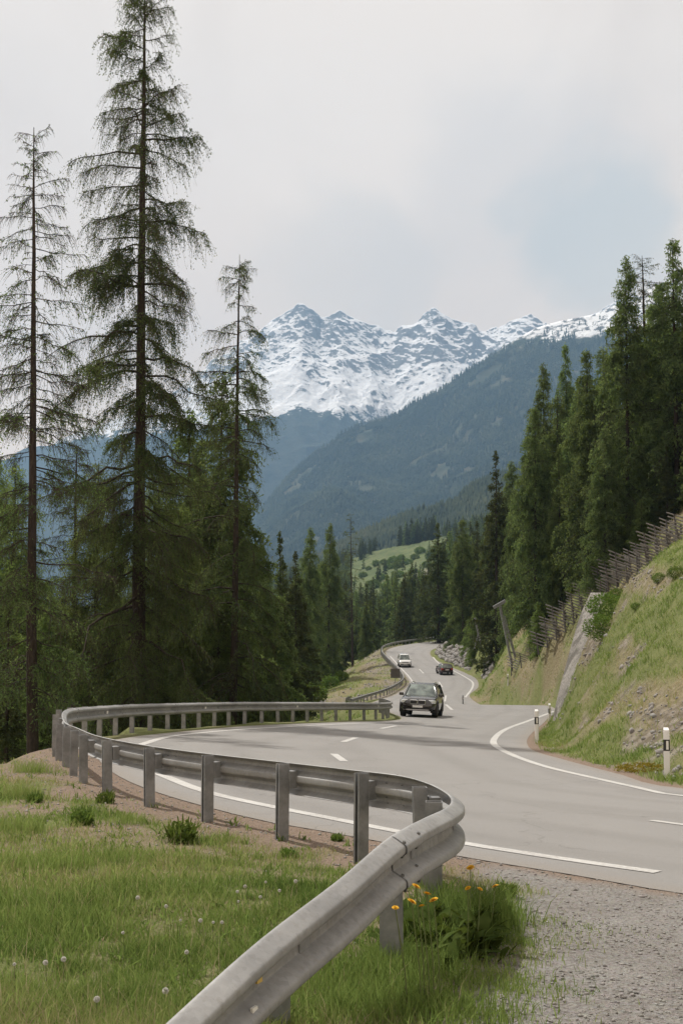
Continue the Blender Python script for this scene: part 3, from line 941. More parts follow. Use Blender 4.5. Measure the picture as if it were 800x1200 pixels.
PROTO['bare'] = conifer(33, 20, .15, lambda t: NP(t, [0, .3, .6, .85, 1], [1.3, 1.8, 1.7, 1.2, .35]), .2, (2, 3, .5),
                        lambda t: NP(t, [0, .5, 1], [-.3, -.15, .2]), lambda t: NP(t, [0, 1], [.0, .0]), 14, .6, .2, .2, .07, M_larch, .7, sparse=.3, limb_r=.02, dim=lambda t: NP(t, [0, .5, 1], [1.2, 1.0, .7]))


def larch_full(seed, Ht, wid, mat, tw=15, ts=.19, tl=.30, tww=.11, sparse=.18):
    return conifer(seed, Ht, .010 * Ht + .03, lambda t: wid * NP(t, [0, .08, .25, .5, .75, .93, 1], [.80, .98, 1.0, .82, .52, .22, .05]), .05, (4, 5, .52),
                   lambda t: NP(t, [0, .5, .9, 1], [-.40, -.25, .05, .4]), lambda t: NP(t, [0, .6, 1], [.05, -.08, .0]), tw, 1.15, ts, tl, tww, mat, .95, sparse=sparse, limb_r=.024,
                   tufts_per=2, bushy=.09, side=.12 * math.sin(seed), ragged=1.0)


PROTO['full_a'] = larch_full(41, 24, 4.3, M_larch)
PROTO['full_b'] = larch_full(42, 24, 3.6, M_larch)
PROTO['full_c'] = larch_full(43, 24, 4.2, M_larch2, sparse=.15)
PROTO['near_a'] = larch_full(141, 24, 4.2, M_larch2, ts=.10, tl=.17, tww=.055, sparse=.18)  # left fillers take the bright needles: sunlit foliage put into the colour
PROTO['near_b'] = larch_full(142, 24, 3.7, M_larch2, ts=.10, tl=.17, tww=.055, sparse=.22)
PROTO['full_d'] = larch_full(44, 26, 3.9, M_larch, sparse=.22)


def spruce(seed, Ht, wid, tw=15, ts=.17, tl=.30, tww=.13):
    return conifer(seed, Ht, .010 * Ht + .03, lambda t: wid * NP(t, [0, .06, .3, .6, .85, 1], [.85, 1.0, .85, .52, .2, .03]), .03, (4, 6, .5),
                   lambda t: NP(t, [0, .5, .9, 1], [-.45, -.30, .0, .5]), lambda t: NP(t, [0, 1], [.22, .1]), tw, .7, ts, tl, tww, M_spruce, .7, limb_r=.024, tufts_per=2, bushy=.06, sparse=.1, ragged=.9)


PROTO['spruce_a'] = spruce(51, 22, 3.4)
PROTO['spruce_b'] = spruce(52, 22, 2.8)
# lighter meshes for trees farther than 150 m
def mid(seed, kind, wid, mat):
    return conifer(seed, 20, .2, lambda t: wid * NP(t, [0, .08, .3, .6, .88, 1], [.8, 1.0, .9, .6, .2, .03]), .05, (3, 4, .8),
                   lambda t: NP(t, [0, .5, .9, 1], [-.4, -.25, .0, .4]), lambda t: NP(t, [0, 1], [.1, .0]), 8, 1.0, .3, .6, .26, mat, .8, limb_r=.03, tufts_per=2, bushy=.14, sparse=.1)


PROTO['mid_a'] = mid(61, 0, 3.4, M_spruce); PROTO['mid_b'] = mid(62, 0, 2.8, M_spruce); PROTO['mid_c'] = mid(63, 0, 3.5, M_larch); PROTO['mid_d'] = mid(64, 0, 3.0, M_larch)
M_deadlarch = M_larch
USED = {}


def tree(kind, name, label, px, d, top, group=None, lean=None, rot=None, wide=1.0, x=None):
    """a tree whose foot is on the ground d metres ahead under photo column px, and whose top reaches photo row `top`"""
    xx = at(px, 780, d)[0] if x is None else x
    gz = Hs(xx, d) - .15
    tk, cr, Ht = PROTO[kind]
    ztop = at(px, top, d)[2]
    sc = max(.12, (ztop - gz) / Ht)
    root = thing(name, label, 'tree', (xx, d, gz), group)
    root.scale = (sc * wide, sc * wide, sc)
    root.rotation_euler = (rng.normal(0, .008), (rng.normal(0, .008) if lean is None else lean), rng.random() * 6.28 if rot is None else rot)
    link('trunk', tk, root); link('crown', cr, root)
    return root


LEAN = -.017
G_L = 'larches and spruces below the guard rail on the left'
# heroes on the left
tree('thin', 'larch_tree', 'slender half bare larch with thin drooping twigs, furthest left by the grass bank', 43, 37, 146, G_L, LEAN, .3, 1.0)
tree('tall', 'larch_tree', 'tallest larch of all, with a thick dark trunk, reaching out of the picture top', 164, 47, -40, G_L, -.008, 1.2, .80)
tree('ragged', 'larch_tree', 'ragged tall larch with long arching boughs standing before the snowy mountain', 273, 58, 300, G_L, -.01, 2.9, .95)
tree('full_d', 'larch_tree', 'green larch with a bent open top just left of the ragged tall larch', 252, 63, 432, G_L, -.012, 4.0, .95)
tree('thin', 'larch_tree', 'thin stemmed larch glimpsed between the two tallest left trunks', 88, 60, 520, G_L, -.01, 2.2, 1.3)
tree('bare', 'larch_tree', 'lone spindly almost bare larch standing apart left of the far bend', 413, 215, 601, G_L, -.004, 1.0, .9)
tree('spruce_b', 'spruce_tree', 'narrow dark spruce just right of the ragged larch boughs', 330, 88, 622, G_L, None, None, .9)
for px, d, top, k, w in [(362, 165, 617, 'full_d', .8), (384, 190, 612, 'full_d', .75)]:
    tree(k, 'larch_tree', 'slim grey green larch of the pair left of the lone bare larch', px, d, top, G_L, None, None, w)
fillers = [(112, 58, 540, 'full_a'), (186, 60, 545, 'full_b'), (218, 72, 478, 'full_d'),  (14, 55, 540, 'full_d'), (-25, 48, 480, 'full_a'), 
            (232, 74, 580, 'full_a'), (300, 78, 640, 'full_b'), (270, 85, 630, 'full_c'), (312, 72, 665, 'full_a'), (135, 85, 610, 'full_d'), (30, 80, 640, 'full_b'),
           (255, 60, 665, 'full_a'), (60, 50, 690, 'full_c'), (10, 42, 700, 'spruce_b'), (330, 95, 690, 'full_b'), (347, 105, 645, 'spruce_a'), (225, 90, 650, 'spruce_a'),
           (-60, 60, 400, 'full_b'), (285, 68, 700, 'full_c'), (165, 62, 700, 'spruce_a'), (90, 62, 710, 'spruce_b'), (320, 82, 720, 'spruce_b'), (345, 112, 730, 'full_b'), (345, 80, 770, 'spruce_a'), (300, 66, 760, 'spruce_b'),
           (368, 172, 690, 'spruce_b'), (392, 225, 690, 'spruce_a'), (350, 150, 670, 'full_a'), (330, 150, 650, 'spruce_b'), (428, 245, 705, 'full_b'), (405, 235, 680, 'spruce_b'), (374, 205, 660, 'full_c'),
           (40, 62, 720, 'spruce_a'), (140, 66, 730, 'spruce_b'), (245, 70, 735, 'spruce_a'), (190, 58, 745, 'spruce_b'), (5, 58, 650, 'spruce_a'), (270, 62, 745, 'spruce_b')]
for i_, (px, d, top, k) in enumerate(fillers):
    sp = k.startswith('spruce')
    if d <= 66 and not sp: k = 'near_a' if i_ % 2 else 'near_b'
    tree(k, 'spruce_tree' if sp else 'larch_tree',
         'dark spruce filling the shaded wood below the left guard rail' if sp else 'bushy green larch in the thick wood below the left guard rail', px, d, top, 'wood below the left guard rail')

# the wood on the right slope
RG = 'larches and spruces on the right slope'
rt = [('spruce_a', 'spruce_tree', 'narrow dark spruce with a pointed tip, at the left end of the right hand wood', 582, 156, 527, .85),
      ('full_d', 'larch_tree', 'larch with a ragged double tip rising behind the bushy larch, left of the fences', 640, 118, 424, .7),
      ('full_a', 'larch_tree', 'broad bushy larch in front at the left end of the wood above the fences', 628, 108, 474, .72),
      ('full_b', 'larch_tree', 'slim larch with a clear stem between the two bushy groups above the fences', 669, 116, 403, .55),
      ('full_c', 'larch_tree', 'low bright larch tucked between taller ones above the fence row', 658, 106, 523, .6),
      ('full_b', 'larch_tree', 'dense upright larch left of the tallest larch of the right slope', 692, 100, 410, .85),
      ('full_d', 'larch_tree', 'tallest larch of the right slope with a straight dark stem', 738, 92, 300, .8),
      ('thin', 'larch_tree', 'open topped larch standing just right of the tallest larch of the slope', 762, 112, 298, 1.6),
      ('full_c', 'larch_tree', 'full green larch before the open topped larch on the slope', 766, 96, 358, .9),
      ('full_b', 'larch_tree', 'tall larch cut by the right edge of the picture', 797, 90, 277, .9),
      ('spruce_a', 'spruce_tree', 'black green spruce in the gap right of the tallest slope larch', 783, 100, 372, 1.0),
      ('full_a', 'larch_tree', 'shaggy larch whose skirt hangs over the middle of the fence rows', 710, 90, 500, .9),
      ('spruce_a', 'spruce_tree', 'dark spruce at the edge of the wood above the concrete wall', 676, 112, 560, 1.0),
      ('spruce_b', 'spruce_tree', 'dark spruce leaning in behind the fences at the right edge', 800, 94, 430, 1.3),
      ('full_a', 'larch_tree', 'wide larch half hidden at the left foot of the right wood', 604, 138, 570, .6),
      ('full_b', 'larch_tree', 'greyish larch furthest left on the slope behind the pointed spruce', 543, 190, 608, 1.0),
      ('spruce_a', 'spruce_tree', 'squat dark spruce left of the grey larch above the far bend', 514, 235, 612, 1.2)]
for k, nm, lb, px, d, top, w in rt: tree(k, nm, lb, px, d, top, RG, -.015 if top < 420 else None, None, w)
for px, d, top, k in [(720, 125, 470, 'spruce_a'), (745, 118, 420, 'spruce_b'), (700, 135, 500, 'spruce_b'), (655, 130, 590, 'spruce_a'), (635, 140, 600, 'spruce_b'), (775, 120, 440, 'spruce_a'),
                      (830, 100, 330, 'full_a'), (850, 85, 300, 'full_d'), (730, 104, 570, 'spruce_b'), (615, 150, 620, 'spruce_a'), (592, 168, 640, 'spruce_b'), (562, 190, 645, 'spruce_b'), (603, 160, 540, 'full_d'), (592, 175, 590, 'full_b'), (560, 230, 610, 'spruce_a'), (545, 250, 625, 'full_a'), (640, 160, 500, 'full_b'), (655, 114, 462, 'full_a'), (684, 110, 446, 'full_d'), (712, 106, 405, 'full_a'), (748, 102, 400, 'spruce_a'), (780, 97, 336, 'full_d'), (668, 108, 560, 'spruce_b'), (722, 98, 520, 'full_b'),
                      (680, 150, 470, 'full_c'), (815, 130, 400, 'spruce_a'), (757, 98, 540, 'spruce_a'), (785, 88, 520, 'spruce_a'), (740, 90, 590, 'full_c'), (690, 97, 600, 'spruce_a'),
                      (880, 70, 250, 'full_b'), (555, 215, 650, 'spruce_b'), (530, 260, 650, 'full_a'), (575, 200, 600, 'full_d')]:
    sp = k.startswith('spruce')
    tree(k, 'spruce_tree' if sp else 'larch_tree', 'dark spruce deep in the wood on the right slope' if sp else 'green larch deep in the wood on the right slope', px, d, top, 'inner trees of the right slope wood')

# bright young trees by the fences and beside the far bend
for px, d, top, lb, w in [(630, 99, 705, 'bright young larch growing among the left end of the fence rows', 1.2), (556, 168, 712, 'pale green young larch beside the far bend', 1.0),
                          (548, 178, 726, 'small yellow green sapling left of the pale young larch', 1.2), (754, 88, 585, 'pale leafy young larch under the tallest slope trees', 1.4)]:
    tree('full_c', 'young_larch', lb, px, d, top, 'young larches', None, None, w)

# the wood in the valley beyond the far bend
mid_list = []
r2 = np.random.default_rng(77)
for i in range(125):
    d = r2.uniform(262, 700); px = r2.uniform(325, 560)
    if 470 < px < 530 and 560 < d: px = r2.uniform(340, 460)
    if d > 540 and 412 < px < 530: continue
    mid_list.append((px, d))
mk = ['mid_a', 'mid_b', 'mid_c', 'mid_d', 'mid_a', 'mid_b']


def mid_tree(px, d, hgt, kind, label, group, name):
    xx = at(px, 720, d)[0]; gz = Hs(xx, d) - .3
    tk, cr, Ht = PROTO[kind]; sc = hgt / Ht
    root = thing(name, label, 'tree', (xx, d, gz), group); root.scale = (sc * 1.1, sc * 1.1, sc); root.rotation_euler = (0, 0, r2.random() * 6.28)
    link('trunk', tk, root); link('crown', cr, root)


for px, d in mid_list:
    k = mk[r2.integers(0, 6)]
    far_ = d > 420
    h = r2.uniform(11, 19) if d < 420 else r2.uniform(12, 19)
    mid_tree(px, d, h, k, ('small far conifer in the dark valley wood below the meadow' if far_ else 'conifer in the valley wood just beyond the far bend'),
             'valley wood below the meadow' if far_ else 'valley wood beyond the far bend', 'conifer_tree')
for i in range(62):
    mid_tree(r2.uniform(424, 560), r2.uniform(268, 430), r2.uniform(12, 20), mk[r2.integers(0, 6)], 'conifer in the valley wood just beyond the far bend', 'valley wood beyond the far bend', 'conifer_tree')
for i in range(46):   # the clump on the knoll above the meadow
    px = r2.uniform(466, 512); d = r2.uniform(1110, 1190)
    mid_tree(px, d, r2.uniform(17, 25), mk[r2.integers(0, 6)], 'dark conifer in the clump crowning the meadow knoll', 'clump on the meadow knoll', 'conifer_tree')
for i in range(14):
    mid_tree(r2.uniform(418, 440), r2.uniform(1090, 1180), r2.uniform(12, 19), 'mid_a', 'tiny dark conifer at the left end of the far meadow', 'conifers left of the far meadow', 'conifer_tree')
for i in range(40):   # right of the meadow
    mid_tree(r2.uniform(508, 590), r2.uniform(360, 640), r2.uniform(15, 25), mk[r2.integers(0, 6)], 'tall conifer on the slope right of the far meadow', 'conifers right of the far meadow', 'conifer_tree')


def crown_arrays(kind):
    me = PROTO[kind][1]; n_ = len(me.vertices); co_ = np.empty(n_ * 3, np.float32); me.vertices.foreach_get('co', co_); lp = np.empty(len(me.loops), np.int32); me.loops.foreach_get('vertex_index', lp)
    mi = np.empty(len(me.polygons), np.int32); me.polygons.foreach_get('material_index', mi)
    f = lp.reshape(-1, 4)[mi == 1]; u_, inv = np.unique(f, return_inverse=True); v = co_.reshape(-1, 3)[u_]; f = inv.reshape(-1, 4)
    pick = np.random.default_rng(3).random(len(f)) < .42; f = f[pick]; u_, inv = np.unique(f, return_inverse=True)
    v = v[u_]; f = inv.reshape(-1, 4)
    c = v[f].mean(1, keepdims=True); vv = (c + (v[f] - c) * 1.5).reshape(-1, 3)
    return vv, np.arange(len(vv)).reshape(-1, 4)


def wood_mass(name, kinds, spots, mats):
    Vs_, Fs_, Ms_ = [], [], []; n0 = 0
    src = {k: crown_arrays(k) for k in kinds}
    for i, (x, y, h_) in enumerate(spots):
        k = kinds[i % len(kinds)]; v, f = src[k]; a = r2.random() * 6.28; c_, s_ = math.cos(a), math.sin(a); sc = h_ / 20
        Vs_.append(np.stack([(v[:, 0] * c_ - v[:, 1] * s_) * sc * 1.15 + x, (v[:, 0] * s_ + v[:, 1] * c_) * sc * 1.15 + y, v[:, 2] * sc + MZ[i]], 1)); Fs_.append(f + n0); n0 += len(v)
        Ms_.append(np.full(len(f), 0 if k in ('mid_a', 'mid_b') else 1))
    tag(link(name, fast_mesh(name, np.vstack(Vs_), [np.vstack(Fs_)], mats, [np.concatenate(Ms_)])), kind='stuff')


sp_ = []
for i in range(2600):
    d = r2.uniform(560, 1350); px = r2.uniform(300, 700)
    if 412 < px < 522 and d > 600 and not (d > 1100 and px > 455) and (r2.random() < .90 or d > 1000): continue
    if 470 < px < 530 and d < 760 and r2.random() < .75: continue
    if 420 < px < 540 and d > 700 and r2.random() < .6: continue
    if d > 1060 and 412 < px < 470: continue
    sp_.append(((px - CX) / F * d, d, r2.uniform(9, 17)))
MZ = H(np.array([q[0] for q in sp_]), np.array([q[1] for q in sp_])) - .5
wood_mass('valley_forest', ['mid_a', 'mid_c', 'mid_b', 'mid_d'], sp_, [M_spruce, M_larch])
for px, d, h in [(487, 690, 16), (512, 560, 22), (503, 600, 18), (520, 640, 20)]:
    mid_tree(px, d, h, 'mid_a', 'dark conifer at the rim of the grey scree scar below the meadow', 'conifers by the scree scar', 'conifer_tree')


# broad leaved bushes on the far meadow
def leaf_ball(seed, r, n, leaf, mat, squash=.8):
    g = np.random.default_rng(seed)
    u_ = unit(g.normal(0, 1, (n, 3))); rr = r * g.uniform(.35, 1.0, (n, 1)) ** .5
    lump = 1 + .35 * (vnoise(u_[:, 0] * 2.5 + seed, u_[:, 1] * 2.5 + u_[:, 2] * 2) - .5)
    c = u_ * rr * lump[:, None]; c[:, 2] = c[:, 2] * squash + r * squash * .8
    td = unit(g.normal(0, 1, (n, 3)) + u_ * .6); wd = unit(np.cross(td, g.normal(0, 1, (n, 3))))
    ln = leaf * g.uniform(.6, 1.4, (n, 1)); wi = ln * .5
    V = np.stack([c - td * ln * .5, c + wd * wi * .5, c + td * ln * .5, c - wd * wi * .5], 1).reshape(-1, 3)
    return V, np.arange(4 * n).reshape(n, 4)


V_, F_ = leaf_ball(5, 1, 900, .22, M_leaf); BUSH = fast_mesh('bush', V_, [F_], M_leaf)
V_, F_ = leaf_ball(6, 1, 2200, .12, M_leaf); BUSH2 = fast_mesh('bush', V_, [F_], M_leaf)


def bush(px, py, r, label, group, cat='bush', me=BUSH, lo=3., hi=1200., name='bush', dz=0):
    p = ray_ground(px, py, lo, hi)
    o = link(name, me); o.location = (p[0], p[1], p[2] - r * .15); o.scale = (r, r, r * r2.uniform(.8, 1.1)); o.rotation_euler = (0, 0, r2.random() * 6.28)
    return tag(o, label, cat, group)


for px, py, r in [(440, 663, 3.5), (450, 661, 4), (461, 659, 5), (466, 665, 5), (455, 668, 4.5), (470, 656, 3.5), (432, 668, 3), (478, 661, 4), (486, 655, 4), (492, 648, 5), (505, 655, 5), (500, 664, 4), (512, 648, 6),
                  (425, 676, 4), (446, 680, 4), (468, 676, 4), (484, 672, 3.5), (437, 690, 5), (455, 690, 5), (475, 690, 4)]:
    bush(px, py, r, 'small round bush dotted on the bright far meadow', 'bushes on the far meadow', lo=600)
for px, py, r, lb in [(713, 724, .9, 'dark bush clinging to the top of the concrete wall'), (707, 744, .8, 'dark bush half way up beside the concrete wall'), (722, 702, .4, 'small bush right of the concrete wall top')]:
    bush(px, py, r, lb, 'bushes by the concrete wall', me=BUSH2, lo=35, hi=60)
for px, py, r in [(772, 682, .28), (792, 676, .34), (745, 714, .2)]:
    bush(px, py, r, 'low green tuft on the brow of the right slope', 'tufts on the brow of the slope', me=BUSH2, lo=28, hi=60)
for px, py, r in [(572, 735, 1.6), (560, 748, 1.2), (590, 738, 1.6), (612, 728, 1.5), (600, 745, 1.0), (545, 742, 1.3)]:
    bush(px, py, r, 'green bush on the bank above the far bend', 'bushes above the far bend', me=BUSH, lo=110, hi=260)
for px, py, r in [(388, 806, 1.3), (372, 818, 1.2), (400, 797, 1.0), (365, 824, 1.5), (352, 836, 1.3), (330, 842, 1.3)]:
    bush(px, py, r, 'leafy bush on the grass bank left of the far rail', 'bushes on the bank', me=BUSH, lo=60, hi=220)

# ================================================================== GRASS, STONES, FLOWERS
r3 = np.random.default_rng(123)
m, nt = new_mat('grass_blades')
tint = attr(nt, 'tint')
c = ramp(nt, tint, [(.0, (.10, .155, .038)), (.35, (.20, .275, .072)), (.62, (.285, .325, .11)), (.8, (.33, .30, .15)), (1, (.40, .33, .21))])
d = nt.nodes.new('ShaderNodeBsdfDiffuse'); t = nt.nodes.new('ShaderNodeBsdfTranslucent'); L(nt, c, d.inputs[0]); L(nt, c, t.inputs[0])
mx = N(nt, 'ShaderNodeMixShader', Fac=.5); L(nt, d.outputs[0], mx.inputs[1]); L(nt, t.outputs[0], mx.inputs[2])
o = nt.nodes.new('ShaderNodeOutputMaterial'); L(nt, mx.outputs[0], o.inputs['Surface']); M_grass = m


def blades(x, y, z, h, w, tint, lean=.45):
    n = len(x); a = r3.random(n) * 6.283; b = r3.random(n) * 6.283
    s = np.stack([np.cos(a), np.sin(a), np.zeros(n)], 1) * (w * .5)[:, None]
    ln = np.stack([np.cos(b), np.sin(b), np.zeros(n)], 1) * (h * r3.uniform(.05, lean * 2, n))[:, None]
    p = np.stack([x, y, z - .015], 1); up = np.stack([np.zeros(n), np.zeros(n), h], 1)
    V = np.stack([p - s, p + s, p + up * .55 + ln * .35 + s * .75, p + up * .55 + ln * .35 - s * .75, p + up * .92 + ln], 1).reshape(-1, 3)
    i = np.arange(n)[:, None] * 5
    return V, i + np.array([[0, 1, 2, 3]]), i + np.array([[3, 2, 4]]), np.repeat(tint, 5)


class Blades:
    def __init__(s): s.V = []; s.Q = []; s.T = []; s.A = []; s.n = 0
    def add(s, *a, **k):
        V, q, t, ti = blades(*a, **k); s.V.append(V); s.Q.append(q + s.n); s.T.append(t + s.n); s.A.append(ti); s.n += len(V)
    def build(s, name):
        return fast_mesh(name, np.vstack(s.V), [np.vstack(s.Q), np.vstack(s.T)], M_grass, attrs=dict(tint=np.concatenate(s.A)))


gb = Blades()
n = 430000
d = 1 / r3.uniform(1 / 24., 1 / 3.2, n); px = r3.uniform(-160, 700, n); x = (px - CX) / F * d; y = d
k = ~poly_mask(x, y, ROAD); x, y, d = x[k], y[k], d[k]
sd = sd_near(x, y); k = sd > .3; x, y, d, sd = x[k], y[k], d[k], sd[k]
z = H(x, y, sd); so, gv, dr, st = masks(x, y, sd, z)
patch = fbm(x * 1.7 + 3, y * 1.7, 3); big = fbm(x * .6 + 60, y * .6 + 13, 3)
clump = fbm(x * 5 + 11, y * 5, 2)
keepp = np.clip(1 - so * .95, 0, 1) * np.clip(1 - gv * .99, 0, 1) * np.clip((patch - .28) * 4 + (clump - .43) * 2.4, .24 - .17 * smooth(7, 11, y), 1)
k = (r3.random(len(x)) < keepp) & (rail_dist(x, y) > .02)
x, y, z, patch, big, so, clump, dr, d = x[k], y[k], z[k], patch[k], big[k], so[k], clump[k], dr[k], d[k]
h = r3.uniform(.035, .11, len(x)) * (.55 + 1.3 * np.clip(patch - .25, 0, 1) + .9 * np.clip(clump - .5, 0, 1)) * (1 - .4 * so)
h *= np.where(r3.random(len(x)) < .06, 1.9, 1)
ti = np.clip(.33 + (big - .5) * 1.1 + r3.normal(0, .16, len(x)) + so * .35 + dr * .15 + (.5 - patch) * .35 + np.where(r3.random(len(x)) < .10, .4, 0), 0, 1)
gb.add(x, y, z, h, np.maximum(.0035, .0008 * d) * r3.uniform(.7, 1.3, len(x)), ti)
# broad leaved rosettes and dry stalks among the blades
n = 900; d = 1 / r3.uniform(1 / 20., 1 / 3.4, n); px = r3.uniform(-120, 560, n); x = (px - CX) / F * d; y = d; sd = sd_near(x, y)
k = (sd > .5) & (sd_poly(x, y, GRAVEL) > .2); x, y = x[k], y[k]; rr_ = np.repeat(np.arange(len(x)), 9); X = x[rr_] + r3.normal(0, .035, len(rr_)); Y = y[rr_] + r3.normal(0, .035, len(rr_))
gb.add(X, Y, H(X, Y, sd_near(X, Y)), r3.uniform(.04, .11, len(X)), r3.uniform(.012, .024, len(X)), np.clip(r3.normal(.16, .1, len(X)) + np.repeat(r3.uniform(-.1, .15, len(x)), 9), 0, 1), lean=.9)
n = 2600; d = 1 / r3.uniform(1 / 20., 1 / 3.4, n); px = r3.uniform(-120, 560, n); x = (px - CX) / F * d; y = d; sd = sd_near(x, y); k = (sd > .5) & (sd_poly(x, y, GRAVEL) > .1) & (fbm(x * 2, y * 2, 2) > .5); x, y, sd = x[k], y[k], sd[k]
gb.add(x, y, H(x, y, sd), r3.uniform(.12, .3, len(x)), r3.uniform(.0025, .004, len(x)), r3.uniform(.75, 1, len(x)), lean=.3)
# rank tufts
for cpx, cpy, rad, cnt, hh, t0 in [(545, 1090, .30, 2000, .36, .2), (505, 1115, .22, 600, .24, .2), (582, 1080, .2, 600, .26, .22), (610, 1120, .3, 260, .07, .5), (640, 1100, .35, 220, .06, .55), (600, 1160, .35, 350, .07, .45), (600, 1105, .16, 250, .10, .3), (430, 1160, .35, 900, .14, .3), (560, 1150, .4, 800, .09, .35),
                                   (452, 1145, .34, 1700, .2, .25), (480, 1130, .35, 1100, .16, .25), (420, 1180, .4, 1200, .14, .3), (40, 905, .35, 500, .24, .45), (28, 935, .3, 400, .26, .5), (70, 1020, .3, 500, .2, .35), (22, 975, .3, 400, .22, .45), (140, 1010, .25, 350, .16, .35), (10, 1060, .35, 500, .18, .3),
                                   (265, 985, .25, 250, .12, .4), (150, 965, .25, 250, .13, .4), (345, 1005, .3, 300, .1, .45), (60, 1090, .4, 700, .16, .35), (700, 1090, .3, 120, .05, .4), (640, 1080, .3, 200, .06, .45), (660, 1160, .12, 60, .05, .3), (560, 1190, .3, 500, .1, .3), (500, 1185, .4, 900, .13, .28)]:
    p = ray_ground(cpx, cpy, 3.5, 30); q = r3.normal(0, rad * .5, (cnt, 2)); X = p[0] + q[:, 0]; Y = p[1] + q[:, 1]
    sdq = sd_near(X, Y); kk = sdq > .15; X, Y, sdq = X[kk], Y[kk], sdq[kk]
    gb.add(X, Y, H(X, Y, sdq), hh * r3.uniform(.45, 1.15, len(X)), r3.uniform(.004, .008, len(X)), np.clip(t0 + r3.normal(0, .1, len(X)), 0, 1), lean=.35)
tag(link('grass', gb.build('grass')), kind='stuff')

gs = Blades()
n = 150000
x = r3.uniform(5.2, 19, n); y = 20 + 48 * r3.random(n) ** 1.3
k = ~poly_mask(x, y, ROAD); x, y = x[k], y[k]
sd = sd_near(x, y); k = sd > .25; x, y, sd = x[k], y[k], sd[k]
z = H(x, y, sd); so, gv, dr, st = masks(x, y, sd, z); patch = fbm((x + z) * 1.3 + 3, y * .7, 3); cl = fbm((x + z) * 3.2, y * 1.6, 2)
k = r3.random(len(x)) < np.clip(1 - .55 * dr, .3, 1) * (1 - .8 * so) * (1 - .7 * st) * np.clip((cl - .28) * 4, .15, 1)
x, y, z, dr, patch, cl = x[k], y[k], z[k], dr[k], patch[k], cl[k]
h = r3.uniform(.08, .2, len(x)) * (.5 + patch + .8 * np.clip(cl - .5, 0, 1))
ti = np.clip(.36 + dr * .42 + r3.normal(0, .13, len(x)) + (.5 - patch) * .6, 0, 1)
gs.add(x, y, z, h, r3.uniform(.012, .024, len(x)), ti, lean=.6)
n = 60000
x = r3.uniform(7, 30, n); y = r3.uniform(56, 150, n); k = ~poly_mask(x, y, ROAD); x, y = x[k], y[k]; sd = road_sd(x, y); k = (sd > .5) & (sd < 16); x, y, sd = x[k], y[k], sd[k]
z = H(x, y, sd); so, gv, dr, st = masks(x, y, sd, z); patch = fbm((x + z) * .5 + 3, y * .3, 3); cl = fbm((x + z) * 1.6, y * .8, 2)
k = r3.random(len(x)) < np.clip((cl - .3) * 4, .15, 1) * (1 - .4 * dr); x, y, z, dr, patch = x[k], y[k], z[k], dr[k], patch[k]
gs.add(x, y, z, r3.uniform(.12, .34, len(x)), r3.uniform(.03, .06, len(x)), np.clip(.30 + dr * .46 + r3.normal(0, .16, len(x)) + (.5 - patch) * 1.0, 0, 1), lean=.7)
n = 26000
x = r3.uniform(-6, 40, n); y = r3.uniform(64, 240, n); k = ~poly_mask(x, y, ROAD); x, y = x[k], y[k]; sd = road_sd(x, y); k = (sd > .9) & (sd < 24); x, y, sd = x[k], y[k], sd[k]
z = H(x, y, sd); so, gv, dr, st = masks(x, y, sd, z); patch = fbm(x * .5 + 3, y * .5, 3)
k = r3.random(len(x)) < np.clip(1.1 - .7 * dr - .6 * st, .1, 1); x, y, z, dr, patch = x[k], y[k], z[k], dr[k], patch[k]
gs.add(x, y, z, r3.uniform(.15, .4, len(x)), r3.uniform(.05, .1, len(x)), np.clip(.36 + dr * .4 + r3.normal(0, .12, len(x)) + (.5 - patch) * .6, 0, 1), lean=.7)
tag(link('slope_grass', gs.build('slope_grass')), kind='stuff')

# stones
ICO = bmesh.new(); bmesh.ops.create_icosphere(ICO, subdivisions=1, radius=1)
IV = np.array([v.co for v in ICO.verts]); IF = np.array([[v.index for v in f.verts] for f in ICO.faces]); ICO.free()
OV = np.array([[1, 0, 0], [-1, 0, 0], [0, 1, 0], [0, -1, 0], [0, 0, 1], [0, 0, -1.0]])
OF = np.array([[0, 2, 4], [2, 1, 4], [1, 3, 4], [3, 0, 4], [2, 0, 5], [1, 2, 5], [3, 1, 5], [0, 3, 5]])


def stones(x, y, z, r, base=(OV, OF), flat=.65, jit=.3):
    BV, BF = base; n = len(x); k = len(BV)
    V = BV[None] * (1 + r3.normal(0, jit, (n, k, 1))) * (r[:, None] * r3.uniform(.6, 1.3, (n, 3)))[:, None] * np.array([1, 1, flat])
    a = r3.random(n) * 6.28; c, s = np.cos(a)[:, None], np.sin(a)[:, None]
    X = V[..., 0] * c - V[..., 1] * s; Y = V[..., 0] * s + V[..., 1] * c
    V = np.stack([X + x[:, None], Y + y[:, None], V[..., 2] + z[:, None]], -1)
    return V.reshape(-1, 3), (BF[None] + (np.arange(n) * k)[:, None, None]).reshape(-1, 3)


m, nt = new_mat('stone')
P = pos(nt); n1 = noise(nt, P, 9, 5, .6); vv = N(nt, 'ShaderNodeTexVoronoi', Scale=13.); L(nt, P, vv.inputs['Vector'])
hs = nt.nodes.new('ShaderNodeHueSaturation'); hs.inputs['Saturation'].default_value = .1; hs.inputs['Value'].default_value = .5; L(nt, vv.outputs['Color'], hs.inputs['Color'])
c = mixc(nt, .3, ramp(nt, n1, [(.3, (.125, .112, .098)), (.6, (.215, .20, .18)), (.8, (.32, .305, .285))]), hs.outputs[0])
finish(nt, c, .9, 0, bump(nt, n1, .5, .02), .3); M_stone = m

